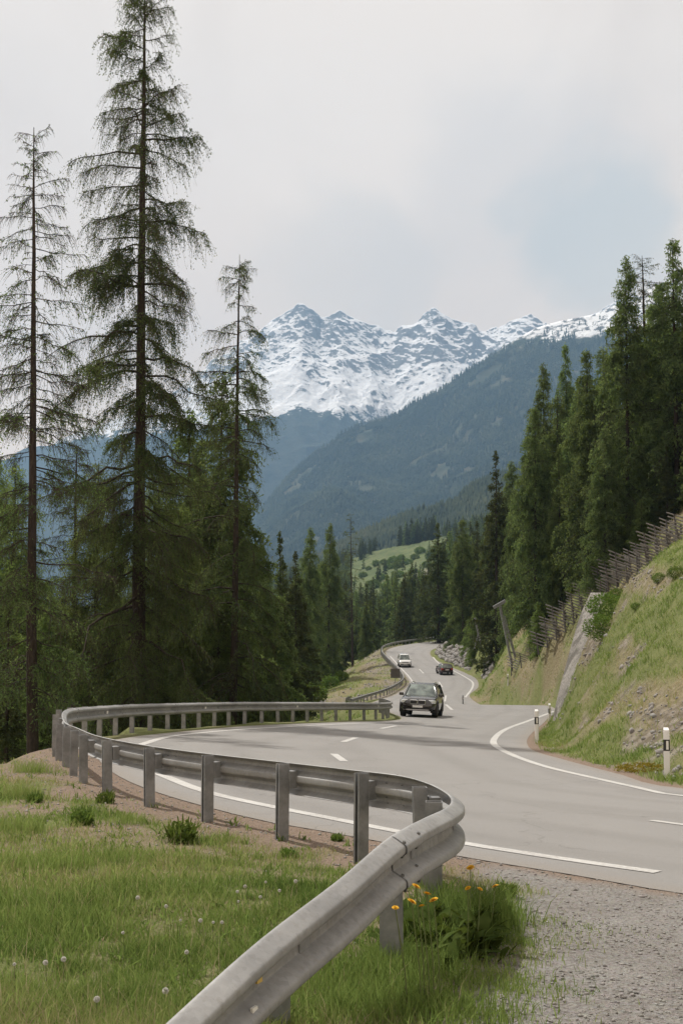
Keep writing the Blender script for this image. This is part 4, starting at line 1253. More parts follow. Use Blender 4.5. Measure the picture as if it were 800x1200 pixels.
n = 60000
d = 1 / r3.uniform(1 / 13., 1 / 3.3, n); px = r3.uniform(430, 1000, n); x = (px - CX) / F * d; y = d
gd = sd_poly(x, y, GRAVEL); sd = sd_near(x, y)
k = (sd > .05) & (r3.random(n) < np.where(gd < .1, .8, np.where(gd < .9, .2, .02)) * np.clip(2.6 * fbm(x * 1.1, y * 1.1, 3) - .75, .12, 1)); x, y, sd = x[k], y[k], sd[k]
r = .003 + .013 * r3.random(len(x)) ** 5 + .016 * (r3.random(len(x)) < .008) * r3.random(len(x))
z = H(x, y, sd)
Va, Fa = stones(x, y, z + r * .25, r)
n = 16000
x = r3.uniform(-6.5, 3, n); y = r3.uniform(7, 26, n); k = ~poly_mask(x, y, ROAD); x, y = x[k], y[k]
sd = sd_near(x, y); z = H(x, y, sd); so, gv, dr, st = masks(x, y, sd, z)
k = (sd > .05) & (r3.random(len(x)) < so * .9); x, y, z = x[k], y[k], z[k]
r = .006 + .016 * r3.random(len(x)) ** 3
Vb, Fb = stones(x, y, z + r * .2, r)
tag(link('gravel', fast_mesh('gravel', np.vstack([Va, Vb]), [np.vstack([Fa, Fb + len(Va)])], M_stone)), kind='stuff')
n = 30000
x = r3.uniform(5.5, 15, n); y = r3.uniform(20, 50, n); k = ~poly_mask(x, y, ROAD); x, y = x[k], y[k]; sd = sd_near(x, y)
z = H(x, y, sd); so, gv, dr, st = masks(x, y, sd, z)
k = (sd > .6) & (r3.random(len(x)) < st * .4 + dr * .05); x, y, z = x[k], y[k], z[k]; r = .015 + .07 * r3.random(len(x)) ** 4 + .08 * (r3.random(len(x)) < .012)
Va, Fa = stones(x, y, z + r * .1, r, (IV, IF), .8, .16)
n = 14000
x = r3.uniform(-3, 9, n); y = r3.uniform(110, 225, n); k = ~poly_mask(x, y, ROAD); x, y = x[k], y[k]; sd = road_sd(x, y); z = H(x, y, sd); so, gv, dr, st = masks(x, y, sd, z)
k = (sd > 1.2) & (r3.random(len(x)) < st * .2); x, y, z = x[k], y[k], z[k]; r = .05 + .18 * r3.random(len(x)) ** 3
Vb, Fb = stones(x, y, z + r * .1, r, (OV, OF), .8, .2)
tag(link('rubble', fast_mesh('rubble', np.vstack([Va, Vb]), [np.vstack([Fa, Fb + len(Va)])], M_stone)), kind='stuff')

# leafy weeds
V_, F_ = leaf_ball(15, 1, 300, .30, M_leaf, .7); W2 = []
for i in range(70):
    a = r3.random() * 6.28; rr = r3.random() ** .5 * .75; el = r3.uniform(.7, 1.4); ln = r3.uniform(.7, 1.6); q = np.array([rr * math.cos(a), rr * math.sin(a), 0]); a += r3.normal(0, .6)
    dv = np.array([math.cos(a) * math.cos(el), math.sin(a) * math.cos(el), math.sin(el)]); w_ = np.array([-math.sin(a), math.cos(a), 0]) * .07
    for t_ in (0, .33, .66): W2 += [q + dv * ln * t_ - w_, q + dv * ln * t_ + w_, q + dv * ln * (t_ + .36) + w_ * (1 - t_), q + dv * ln * (t_ + .36) - w_ * (1 - t_)]
W2 = np.array(W2); WEED = fast_mesh('leafy_weed', np.vstack([V_, W2]), [np.vstack([F_, np.arange(len(W2)).reshape(-1, 4) + len(V_)])], M_leaf)
for px, py, r, lb in [(213, 986, .21, 'dark leafy weed, largest of those on the bare strip, below the second post'), (96, 966, .17, 'small leafy weed on stony soil left of the bare strip'),
                      (124, 941, .15, 'round leafy weed with a white flower at the foot of the third post'), (41, 940, .13, 'small dark weed at the top of the bank, far left'),
                      (592, 1050, .12, 'small leafy weed on the gravel side of the yellow dandelions'), (338, 1004, .10, 'low weed beside the rail shadow'), (395, 985, .09, 'tiny weed between the middle posts and the road')]:
    p = ray_ground(px, py, 4, 30); o = link('leafy_weed', WEED); o.location = (p[0], p[1], p[2] - .02); o.scale = (r * .8, r * .75, r * .8); o.rotation_euler = (0, 0, r3.random() * 6)
    tag(o, lb, 'weed', 'leafy weeds along the bare strip')
M_ochre = foliage_mat('ochre_flowers', (.14, .15, .035), (.26, .20, .035), (.15, .18, .05), .25, 6)
V_, F_ = leaf_ball(25, 1, 700, .12, M_ochre, .25)
p = ray_ground(752, 905, 18, 40)
o = link('flower_patch', fast_mesh('flower_patch', V_, [F_], M_ochre)); o.location = tuple(p); o.scale = (.62, .3, .42); tag(o, 'mustard yellow flower patch low on the verge beside the nearest marker post', 'flower patch')

# dandelion clocks
M_fluff = simple('seed_fluff', (.74, .73, .70), .9, spec=.1); M_stem = simple('flower_stem', (.13, .16, .06), .8, spec=.2)
fl_r = np.random.default_rng(9)
u_ = unit(fl_r.normal(0, 1, (260, 3)))
wd = unit(np.cross(u_, fl_r.normal(0, 1, (260, 3))))
V_ = np.stack([u_ * .25, u_ * 1.0 - wd * .16, u_ * 1.0 + wd * .16], 1).reshape(-1, 3)
V_ = np.vstack([V_, IV * .3]); CLOCK = fast_mesh('seed_head', V_, [np.vstack([np.arange(780).reshape(-1, 3), IF + 780])], M_fluff)
b = MB(); b.tube([(0, 0, -.02), (.01, 0, .5), (0, .01, 1)], [.02, .016, .014], 5)
ob = b.build('flower_stem', M_stem); STEM = ob.data; bpy.data.objects.remove(ob)
for px, py in [(277, 1056), (292, 1052), (310, 1050), (347, 1045), (210, 1096), (193, 1081), (232, 1100), (250, 1100), (257, 1096), (55, 1144), (75, 1144), (112, 1188), (189, 1184), (127, 945), (32, 887), (37, 885), (10, 907), (70, 929),
               (305, 1065), (282, 1066), (44, 890), (221, 1140), (147, 1112), (326, 1062), (160, 1066), (18, 1160)]:
    p = ray_ground(px, py + 12 * 8 / max(6, 9), 4, 30); hh = r3.uniform(.11, .17)
    lb = 'white dandelion clock on a thin stem in the foreground grass' if py > 1000 else 'white dandelion clock by the bare strip at the back of the bank'
    root = thing('dandelion_clock', lb, 'dandelion', tuple(p), 'dandelion clocks in the grass'); root.rotation_euler = (r3.normal(0, .1), r3.normal(0, .1), r3.random() * 6)
    s_ = link('flower_stem', STEM, root); s_.scale = (.12, .12, hh)
    hd = link('seed_head', CLOCK, root); hd.location = (0, 0, hh); hd.scale = (.0130 * r3.uniform(.55, 1.2),) * 3

# yellow dandelions beside the loop of the rail
M_yellow = simple('yellow_petals', (.62, .36, .025), .8, spec=.2, var=.25, scale=60)
V_ = []
for ring, (el, n_, ln) in enumerate([(.15, 22, 1), (.5, 20, .9), (.9, 16, .75), (1.25, 10, .55)]):
    for i in range(n_):
        a = i / n_ * 6.283 + ring; dv = np.array([math.cos(a) * math.cos(el), math.sin(a) * math.cos(el), math.sin(el) * .7]); w_ = np.array([-math.sin(a), math.cos(a), 0]) * .12
        V_ += [dv * .1 - w_ * .4, dv * .1 + w_ * .4, dv * ln + w_, dv * ln - w_]
PETALS = fast_mesh('flower_head', np.array(V_), [np.arange(len(V_)).reshape(-1, 4)], M_yellow)
M_dleaf = foliage_mat('dandelion_leaves', (.035, .06, .016), (.06, .095, .024), (.095, .135, .04), .3, 5)
base = ray_ground(505, 1100, 5, 9)
dc = thing('dandelion_clump', 'clump of yellow dandelions with dark leaves growing beside the looped end of the rail', 'dandelion', tuple(base))
V_ = []; F_ = []
for i in range(260):
    a = r3.random() * 6.28; q = np.array([r3.normal(.05, .14), r3.normal(-.25, .2), 0]); ln = r3.uniform(.16, .46); up_ = r3.uniform(.7, 2.6)
    dv = np.array([math.cos(a), math.sin(a), up_]); dv /= np.linalg.norm(dv); w_ = np.array([-math.sin(a), math.cos(a), 0]) * ln * .12
    pts = [q + dv * ln * s_ - np.array([0, 0, .12 * ln * s_ * s_ * 3]) for s_ in (0, .35, .7, 1)]; k0_ = len(V_)
    for p_, ww in zip(pts, (.3, .8, 1, .1)): V_ += [p_ - w_ * ww, p_ + w_ * ww]
    F_ += [(k0_ + 2 * j, k0_ + 2 * j + 1, k0_ + 2 * j + 3, k0_ + 2 * j + 2) for j in range(3)]
link('leaves', fast_mesh('leaves', np.array(V_), [np.array(F_)], M_dleaf), dc)
for px, py, r, d in [(487, 1039, .024, 6.1), (500, 1048, .026, 6.05), (482, 1057, .026, 6.0), (508, 1055, .024, 6.05), (463, 1064, .018, 5.95), (494, 1062, .016, 6.0), (551, 1017, .026, 7.6), (562, 1042, .018, 7.4), (580, 1039, .026, 7.7), (548, 1041, .02, 7.2)]:
    q = np.array(at(px, py, d)) - base
    f_ = link('flower_head', PETALS, dc); f_.location = tuple(q); f_.scale = (r, r, r); f_.rotation_euler = (r3.normal(.35, .2), r3.normal(0, .25), r3.random() * 6)
    b = MB(); g0 = np.array([q[0] * .8 + .02, q[1] * .9, -.05]); b.tube([g0, (g0 + q) / 2 + [.01, 0, .02], q], [.004, .0035, .003], 5); b.build('flower_stem', M_stem, dc)

# ================================================================== MARKER POSTS
M_white = simple('white_plastic', (.74, .73, .72), .45, var=.05, scale=6); M_black = simple('black_band', (.012, .012, .012), .5)


def marker(px, py, d, label, hgt=1.02, rz=0, dirty=None):
    p = at(px, py, d); gz = Hs(p[0], p[1]); base = (p[0], p[1], gz - .1)
    root = thing('marker_post', label, 'marker post', base, 'marker posts along the road'); root.rotation_euler = (0, 0, rz)
    def ring(z, w=.06, dp=.05): return [(-w, -dp * .6, z), (-w * .6, -dp, z), (w * .6, -dp, z), (w, -dp * .6, z), (w * .8, dp, z), (-w * .8, dp, z)]
    top = hgt + .1
    b = MB(); b.loft([ring(0), ring(top - .06), [(x, y, z + (y + .05) * .5) for x, y, z in ring(top - .03, .056, .046)]])
    b.build('post_body', dirty or M_white, root)
    b = MB(); b.loft([ring(top - .43, .0625, .0525), ring(top - .21, .0625, .0525)]); bd = b.build('black_band', M_black, root)
    b = MB(); b.box((.012, -.0545, top - .32), (.045, .008, .17)); b.build('reflector', M_refl_w, bd, bevel=.002)


marker(781, 917, 23.8, 'largest white marker post, standing beside the yellow flower patch', 1.0, -.15)
marker(628.5, 875, 37.5, 'white marker post at the grassy inside corner of the bend', 1.0, -.1)
marker(643.5, 840, 55.5, 'white marker post at the foot of the concrete wall', .95)
marker(595, 825, 108, 'tiny white marker post on the slope foot beyond the crest of the road', 1.0)
marker(542, 822, 114, 'tiny grey marker post by the inner edge of the far bend, behind the black car', .9, 0, M_post)

# ================================================================== CONCRETE WALL, FENCES, ROCK WALL
m, nt = new_mat('old_concrete')
P = pos(nt); n1 = noise(nt, P, 1.5, 6, .65); n2 = noise(nt, P, 12, 5, .7); n3 = noise(nt, P, 60, 2)
c = ramp(nt, n1, [(.3, (.17, .158, .142)), (.5, (.27, .255, .235)), (.72, (.34, .325, .30))])
c = mixc(nt, maprange(nt, n2, .5, .62, 0, .75), c, (.10, .09, .075))
n4 = noise(nt, P, .75, 4, .6, .5); c = mixc(nt, maprange(nt, n4, .48, .6, 0, .8), c, (.105, .098, .085))  # large dark blotches: stains, with shadow put into the colour as well
c = mixc(nt, maprange(nt, noise(nt, P, 2.4, 3, .6), .6, .7, 0, .5), c, (.09, .11, .05))
finish(nt, c, .92, 0, bump(nt, math_(nt, 'ADD', n2, math_(nt, 'MULTIPLY', n3, .3)), .7, .05), .2); M_conc = m
st_ = [(653, 845, 49.6, 6), (660, 815, 50.0, 7), (669, 785, 50.6, 8), (679, 752, 51.4, 9), (689, 722, 52.2, 10), (697, 703, 53.0, 9.5), (701, 694.5, 53.4, 9.5)]
rings = []
for i, (px, py, d, hw) in enumerate(catmull(st_, 6)):
    A = np.array(at(px - hw, py, d + .9)); B = np.array(at(px + hw, py, d - .6)); j_ = 0
    rings.append([(A[0] + j_, A[1], A[2]), (B[0] + j_, B[1], B[2]), (B[0] + .9, B[1] + 1.2, B[2] - .1), (A[0] + .8, A[1] + 1.0, A[2] - .1)])
b = MB(); b.loft(rings); wl = b.build('concrete_wall', M_conc, None, True); tag(wl, 'weathered grey concrete wing wall leaning up the end of the right slope', 'wall')

M_wood = simple('grey_wood', (.215, .205, .195), .9, spec=.15, var=.35, scale=4, bmp=.4)
M_wood2 = simple('dark_wood', (.10, .092, .086), .9, spec=.15, var=.35, scale=4)


def fence_proto():
    root = thing('snow_fence', 'x', 'snow fence')
    for j, h_ in enumerate((.38, .68, .98, 1.28)):
        b = MB(); a = np.array([-.85 - .05 * j, .30 + .12 * j, h_ + .36]); e = np.array([.85 - .05 * j, -.30 + .12 * j, h_ - .34]); b.tube([a, (a + e) / 2 + [0, 0, .01], e], [.055, .06, .065], 6)
        b.build('bar', M_wood, root)
    for sx in (-.45, .55):
        b = MB(); b.tube([(sx, -.02 - .28 * sx, -.35), (sx - .05, .30 - .28 * sx, 1.35 - .32 * sx)], [.07, .06], 6); b.build('upright', M_wood2, root)
        b = MB(); b.tube([(sx + .1, .9, .1), (sx, .22, .95 - .2 * sx)], .05, 6); b.build('brace', M_wood2, root)
    return root


fp = fence_proto(); first = True
rows = [([(604, 788), (640, 760), (668, 737), (700, 704), (740, 676), (803, 640)], 19, 'lower row, nearest the road'), ([(634, 750), (662, 726), (690, 699), (735, 667), (800, 626)], 16, 'upper row, against the wood'), ([(716, 696), (755, 674), (806, 648)], 8, 'short row nearest the brow of the grass')]
for pts, cnt, nm in rows:
    pts = np.array(pts, float); sl = np.concatenate([[0], np.cumsum(np.linalg.norm(np.diff(pts, axis=0), axis=1))])
    for s_ in np.linspace(0, sl[-1], cnt):
        q = np.array([np.interp(s_, sl, pts[:, 0]), np.interp(s_, sl, pts[:, 1])])
        p = ray_ground(q[0], q[1], 60, 160)
        o = fp if first else copy_tree(fp); first = False
        o.location = (p[0], p[1], p[2]); o.rotation_euler = (r3.normal(0, .05), r3.normal(0, .05), r3.normal(0, .12)); s__ = r3.uniform(.72, .98); o.scale = (s__,) * 3
        o['label'] = 'wooden snow fence of slanting poles in the ' + nm; o['group'] = 'snow fences, ' + nm

p = ray_ground(600, 776, 100, 180)
nf = thing('rockfall_post', 'tall leaning grey steel rockfall post with a head plate, left of the snow fences', 'fence post', tuple(p))
q = [np.array(at(px, py, p[1])) - p for px, py in [(600, 778), (585, 708), (606, 776), (590, 722), (578, 712), (592, 704)]]
for a, e in ((q[0], q[1]), (q[2], q[3])):
    b = MB(); b.bar(a - [0, 0, .3], e, .28, .22); b.build('pole', M_post, nf)
b = MB(); b.bar(q[4], q[5], .35, .3); b.build('head_plate', M_post, nf)
for t_ in (.2, .45, .7):
    b = MB(); b.bar(q[0] * (1 - t_) + q[1] * t_, q[2] * (1 - t_) + q[3] * t_, .08, .08); b.build('rung', M_wood2, nf)
p = ray_ground(566, 762, 130, 220)
nf = thing('rockfall_post', 'smaller leaning grey post beside the pale young larch on the far bend', 'fence post', tuple(p))
q = [np.array(at(px, py, p[1])) - p for px, py in [(566, 765), (556, 724), (560, 760), (566, 740)]]
b = MB(); b.bar(q[0] - [0, 0, .3], q[1], .3, .25); b.build('pole', M_post, nf); b = MB(); b.bar(q[2] + [-.5, 0, 0], q[3] - [.6, 0, 0], .15, .15); b.build('brace', M_post, nf)

# rock wall along the inside of the far bend
ia = int(np.argmin(np.hypot(IN_L[:, 0] - far([(558, 797)])[0][0], IN_L[:, 1] - far([(558, 797)])[0][1]))); ib = int(np.argmin(np.hypot(IN_L[:, 0] - far([(505, 763)])[0][0], IN_L[:, 1] - far([(505, 763)])[0][1])))
seg = IN_L[ia:ib]; Lr = np.concatenate([[0], np.cumsum(np.linalg.norm(np.diff(seg[:, :2], axis=0), axis=1))])
xs_, ys_, zs_, rs_ = [], [], [], []
for row in range(5):
    hmax = lambda t: NP(t, [0, .08, .3, .7, 1], [1.2, 2.8, 3.2, 2.2, .7])
    for s_ in np.arange(.3 * (row % 2), Lr[-1], .62):
        t_ = s_ / Lr[-1]
        if (row + .3) * .58 > hmax(t_): continue
        q = np.array([np.interp(s_, Lr, seg[:, k]) for k in range(2)]); i = min(len(seg) - 2, int(np.searchsorted(Lr, s_))); tv = seg[min(i + 1, len(seg) - 1), :2] - seg[i - 1 if i else 0, :2]; tv /= np.linalg.norm(tv)
        o_ = q + np.array([tv[1], -tv[0]]) * (1.3 + .32 * row + r3.normal(0, .07))
        xs_.append(o_[0]); ys_.append(o_[1]); zs_.append(float(RZ(q[0], q[1])) + .2 + .56 * row + r3.normal(0, .12)); rs_.append(r3.uniform(.3, .54))
Va, Fa = stones(np.array(xs_), np.array(ys_), np.array(zs_), np.array(rs_), (IV, IF), .85, .1)
tag(link('rock_wall', fast_mesh('rock_wall', Va, [Fa], M_stone)), 'pale dry stone wall of rough blocks along the inside of the far bend', 'wall')

# little dark sign seen from behind at the far rail
p = on_road(466, 799, 120, 200); q = np.array(at(463, 797, p[1] - 2.0)); gz = Hs(q[0], q[1])
sg = thing('road_sign', 'small dark square sign board seen from behind at the far guard rail', 'road sign', (q[0], q[1], gz))
b = MB(); b.box((0, 0, 1.35), (1.15, .06, 1.15)); b.build('sign_board', M_wood2, sg, bevel=.02)
b = MB(); b.tube([(0, .08, -.3), (0, .08, 1.8)], .04, 8); b.build('post', M_post, sg)

# ================================================================== CARS
def paint(name, col, metal=.3):
    m, nt = new_mat(name); n1 = noise(nt, objco(nt), 3, 3); c = mixc(nt, n1, col, tuple(v * 1.25 + .004 for v in col))
    finish(nt, c, .25, metal, None, .6, Coat__Weight=.7, Coat__Roughness=.1); return m


M_tyre = simple('tyre_rubber', (.018, .018, .018), .85); M_rim = simple('alloy_rim', (.36, .36, .37), .35, .8); M_trim = simple('black_trim', (.015, .015, .016), .6)
M_chrome = simple('chrome', (.65, .65, .65), .15, 1.); M_lamp = simple('headlamp_glass', (.72, .74, .76), .12, .2); M_tail = simple('red_lamp', (.30, .012, .012), .25); M_plate = simple('number_plate', (.7, .7, .69), .5)
m, nt = new_mat('car_glass'); n1 = noise(nt, objco(nt), 2.2, 3); finish(nt, ramp(nt, n1, [(.35, (.05, .065, .06)), (.65, (.20, .24, .22))]), .08, 0, None, .9); M_glass = m  # pale tones put the reflected sky into the glass colour


def car(name, label, cat, body_mat, Lh=4.6, Wd=1.88, Ht=1.68, belt=1.02, hood=(1.05, .97, .80), rear_x=-2.1, ws=(1.0, .15), rails=True, kind='suv'):
    root = thing(name, label, cat); X = Lh / 4.6; W = Wd / 1.88
    st = [(-2.3, .74, .46, belt - .16), (-2.24, .86, .36, belt - .04), (-1.9, .92, .30, belt), (-1.4, .94, .28, belt + .02), (-.5, .94, .26, belt), (.6, .94, .26, belt - .02), (1.0, .94, .27, hood[0]), (1.6, .925, .29, hood[1]),
          (2.02, .885, .31, hood[1] - .06), (2.2, .82, .33, hood[2] + .02), (2.29, .72, .40, hood[2] - .12)]
    b = MB(); rings = []
    for x, w, zb, zt in st:
        x *= X; w *= W; zm = zb + (zt - zb) * .5
        half = [(w * .80, zb), (w * .96, zb + .08), (w, zm), (w * .985, zt - .14), (w * .93, zt - .045), (w * .82, zt), (w * .4, zt + .025)]
        rings.append([(x, y_, z_) for y_, z_ in half] + [(x, -y_, z_) for y_, z_ in half[::-1]])
    b.loft(rings); b.build('body', body_mat, root, True, angle=35)
    # glass house
    def rg(z, xf, xr, w, c=.12): return [(xf, w - c * 1.6, z), (xf - c * 1.5, w, z), (xr + c, w, z), (xr, w - c, z), (xr, -w + c, z), (xr + c, -w, z), (xf - c * 1.5, -w, z), (xf, -w + c * 1.6, z)]
    f0, f1 = ws[0] * X, ws[1] * X; r0, r1 = rear_x * X, rear_x * X + .28
    b = MB(); b.loft([rg(belt - .05, f0, r0, .865 * W), rg((belt + Ht) / 2, (f0 * .46 + f1 * .54), (r0 + r1) / 2 - .03, [.79, .79][0] * W), rg(Ht - .07, f1, r1, .66 * W)]); b.build('windows', M_glass, root, True, angle=30)
    b = MB(); b.loft([rg(Ht - .09, f1 + .02, r1 - .03, .675 * W), rg(Ht - .03, f1 - .08, r1 + .02, .62 * W), rg(Ht, f1 - .4, r1 + .25, .45 * W)]); b.build('roof', body_mat, root, True, angle=50)
    for sy in (1, -1):
        w0, w1 = .865 * W * sy, .66 * W * sy
        b = MB(); b.bar((f0 - .10, w0 * .985, belt - .03), (f1 - .02, w1, Ht - .07), .07, .07); b.build('pillar', body_mat, root)
        b = MB(); b.bar((r0 + .12, w0, belt - .03), (r1 + .14, w1, Ht - .07), .24, .05); b.build('pillar', body_mat, root)
        b = MB(); b.bar((-.35 * X, w0 * 1.005, belt - .03), (-.42 * X, w1 * 1.01, Ht - .07), .07, .04); b.build('pillar', body_mat, root)
    
    for sx in (1.42 * X, -1.38 * X):
        for sy in (1, -1):
            b = MB(); r_ = .365; y0, y1 = sy * (.66 * W), sy * (.93 * W)
            prof = [(y0, r_ * .8), (y0, r_ * .96), (y0 * .9 + y1 * .1, r_), (y0 * .1 + y1 * .9, r_), (y1, r_ * .95), (y1, r_ * .64)]
            b.loft([[(sx + rr * math.cos(a), yy, r_ + rr * math.sin(a)) for a in np.linspace(0, 6.283, 20, endpoint=False)] for yy, rr in prof]); wh = b.build('wheel', M_tyre, root, True)
            b = MB(); b.loft([[(sx + rr * math.cos(a), yy, r_ + rr * math.sin(a)) for a in np.linspace(0, 6.283, 20, endpoint=False)] for yy, rr in ((y1 - sy * .02, r_ * .65), (y1 - sy * .005, r_ * .6), (y1 - sy * .03, r_ * .15))])
            b.build('rim', M_rim, wh)
            b = MB(); b.loft([[(sx + rr * math.cos(a), yy, r_ + .02 + rr * math.sin(a)) for a in np.linspace(-.35, math.pi + .35, 16)] for yy, rr in ((sy * .6 * W, .47), (sy * .952 * W, .47), (sy * .952 * W, .40), (sy * .6 * W, .40))], caps=False)
            b.build('wheel_arch', M_trim, root)
    fx = 2.27 * X
    zg = hood[2] - .06
    if kind != 'rear':
        for sy in (1, -1):
            b = MB(); b.box((fx - .19, sy * .67 * W, zg + .03), (.30, .36, .17), Matrix.Rotation(-sy * .38, 3, 'Z')); b.build('headlight', M_lamp, root, bevel=.04)
        if kind == 'suv':
            for sy in (1, -1):
                b = MB(); b.box((fx - .03, sy * .205, zg), (.12, .38, .24)); gl = b.build('grille', M_chrome, root, bevel=.05)
                b = MB(); b.box((fx + .01, sy * .205, zg), (.10, .32, .18)); b.build('grille_mesh', M_trim, gl, bevel=.04)
        else:
            b = MB(); b.box((fx - .04, 0, zg), (.12, 1.0, .13)); b.build('grille', M_trim, root, bevel=.03)
        b = MB(); b.box((fx - .10, 0, .48), (.24, 1.45 * W, .20)); b.build('lower_intake', M_trim, root, bevel=.04)
        b = MB(); b.box((fx - .03, 0, .36), (.20, 1.15 * W, .06)); b.build('skid_plate', M_rim, root, bevel=.02)
        b = MB(); b.box((fx + .045, 0, .53), (.02, .50, .11)); b.build('number_plate', M_plate, root)
        for sy in (1, -1):
            b = MB(); b.tube([(fx - .12, sy * .66 * W, .5), (fx + .0, sy * .66 * W, .5)], .07, 10); b.build('fog_lamp', M_lamp, root)
    bx = -2.3 * X
    for sy in (1, -1):
        b = MB(); b.box((bx + .09, sy * .70 * W, belt - .12), (.2, .30, .22), Matrix.Rotation(sy * .25, 3, 'Z')); b.build('tail_light', M_tail, root, bevel=.03)
        b = MB(); b.box((f0 - .22, sy * 1.0 * W, belt + .08), (.16, .22, .15)); b.build('mirror', body_mat, root, bevel=.04)
        if rails:
            b = MB(); b.tube([(f1 - .25, sy * .58 * W, Ht - .02), (f1 - .45, sy * .58 * W, Ht + .035), (r1 + .4, sy * .58 * W, Ht + .035), (r1 + .2, sy * .58 * W, Ht - .02)], .02, 6); b.build('roof_rail', M_chrome, root)
    b = MB(); b.box((bx + .0, 0, .72), (.04, .5, .12)); b.build('number_plate', M_plate, root)
    b = MB(); b.box((bx + .06, 0, .45), (.2, 1.5 * W, .22)); b.build('rear_bumper', M_trim, root, bevel=.04)
    return root


def put_on_road(o, x, y, heading):
    f = np.array([math.cos(heading), math.sin(heading), 0]); l = np.array([-f[1], f[0], 0])
    dzf = float(RZ(x + f[0], y + f[1]) - RZ(x - f[0], y - f[1])) / 2; dzl = float(RZ(x + l[0], y + l[1]) - RZ(x - l[0], y - l[1])) / 2
    f[2] = dzf; l[2] = dzl; f /= np.linalg.norm(f); u = np.cross(f, l); u /= np.linalg.norm(u); l = np.cross(u, f)
    o.matrix_world = Matrix(((f[0], l[0], u[0], x), (f[1], l[1], u[1], y), (f[2], l[2], u[2], float(RZ(x, y)) + .012), (0, 0, 0, 1)))


suv = car('car', 'black four wheel drive car with twin chrome grille coming towards the bend', 'car', paint('black_paint', (.012, .010, .009), 0))
p = on_road(490, 840.5, 50, 84); put_on_road(suv, p[0] + .3, p[1] + 2.0, math.atan2(-math.cos(R(9.5)), -math.sin(R(9.5))))
van = car('car', 'small white van approaching along the far bend', 'van', paint('white_paint', (.62, .62, .61), 0), 4.3, 1.78, 1.84, 1.06, (1.10, 1.02, .82), -2.2, (1.35, .75), False, 'van')
p = on_road(474, 782, 120, 240); put_on_road(van, p[0], p[1] + 1.5, math.atan2(-1, .02))
hat = car('car', 'dark red hatchback seen from behind driving away on the far bend', 'car', paint('dark_red_paint', (.035, .006, .008)), 4.1, 1.74, 1.46, .93, (.95, .88, .72), -2.05, (.9, .1), False, 'rear')
p = on_road(521.5, 791, 120, 240); put_on_road(hat, p[0], p[1] + 1.5, math.atan2(1, -.10))

# ================================================================== MOUNTAINS
def fan(pxs, ys):
    PX, YY = np.meshgrid(pxs, ys); return PX, (PX - CX) / F * YY, YY


def grid_mesh(name, X, Y, Z, mat):
    r, c = X.shape; I = np.arange(r * c).reshape(r, c)
    Qs = np.stack([I[:-1, :-1], I[:-1, 1:], I[1:, 1:], I[1:, :-1]], -1).reshape(-1, 4)
    o = link(name, fast_mesh(name, np.stack([X, Y, Z], -1).reshape(-1, 3), [Qs], mat, smoothf=True)); tag(o, kind='structure'); return o


def crest_fn(pts, Y):
    a = np.array(pts, float)
    f = pchip(a[:, 0], a[:, 1])
    def g(px):
        py = f(np.clip(px, a[0, 0], a[-1, 0])); dy = F * CT - (CY - py) * ST; return Y / dy * (F * ST + (CY - py) * CT)
    return g


CA = crest_fn([(-400, 600), (-100, 560), (60, 520), (150, 486), (190, 468), (212, 452), (240, 432), (265, 412), (290, 397), (312, 381), (332, 369), (352, 358.5), (364, 365), (377, 371), (388, 367), (397, 364), (412, 372), (432, 381), (461, 389), (472, 381), (484, 378), (497, 370), (511, 362.5),
               (524, 369), (540, 377), (552, 380), (572, 389), (588, 386), (604, 380), (622, 371.5), (640, 379), (660, 384), (690, 376), (740, 350), (850, 345), (1000, 380), (1200, 440)], 8000)
CB = crest_fn([(-300, 820), (100, 740), (200, 690), (270, 640), (342, 555), (380, 524), (413, 502), (440, 495), (463, 487), (490, 470), (517, 457), (540, 440), (558, 429), (580, 415), (598, 403), (615, 393), (632, 384), (652, 378), (675, 373), (700, 368), (740, 350), (800, 325), (900, 300), (1200, 270)], 5000)
CC = crest_fn([(-200, 760), (200, 720), (340, 668), (380, 652), (420, 632), (460, 614), (500, 599), (530, 585), (560, 571), (600, 556), (650, 540), (720, 515), (900, 470), (1200, 430)], 2000)


def zA(px, x, y):
    t = np.clip((y - 4800) / 3200, 0, 1); back = np.clip((y - 8000) / 1600, 0, 1)
    zc = CA(px)
    g = .45 * t + .55 * t ** 1.9
    z = -250 + (zc + 250) * g
    wx = x + 260 * (fbm(x / 900, y / 900, 3) - .5); wy = y + 260 * (fbm(x / 900 + 50, y / 900, 3) - .5)
    wx = wx + 70 * (fbm(x / 210 + 3, y / 260, 3) - .5) + 24 * (fbm(x / 60 + 3, y / 70, 2) - .5)
    e = np.sin(np.pi * np.clip(t, 0, 1) ** 1.6)
    ua, va = wx * .80 + wy * .60, -wx * .60 + wy * .80
    def rd(l, o, k=1.9):
        if k > 1: return 1 - np.abs(2 * vnoise(wx / l + o, wy / (l * k) + o * .7) - 1)
        return 1 - np.abs(2 * vnoise(ua / l + o, va / (l * 1.25) + o * .7) - 1)
    z = z + e * 300 * (rd(760, 3.3) - .55)
    e2 = (e * .55 + .45 * smooth(.3, .8, t)) * (1 - .55 * smooth(.97, 1, t))
    z = z + e2 * (95 * (rd(330, 8.1) - .5) + 56 * (rd(170, 21.7, 1) - .5) + smooth(.45, .85, t) * fbm(x / 420 + 5, y / 420, 3) * 2 * (22 * (rd(84, 1.9, 1) - .5) + 15 * (rd(41, 5.9, 1) - .5) + 9 * (rd(21, 3.3, 1) - .5)))
    z = z + smooth(.90, .985, t) * (38 * (rd(120, 13.3, 1) - .6) + 20 * (rd(46, 7.7, 1) - .6))
    return z - 900 * back


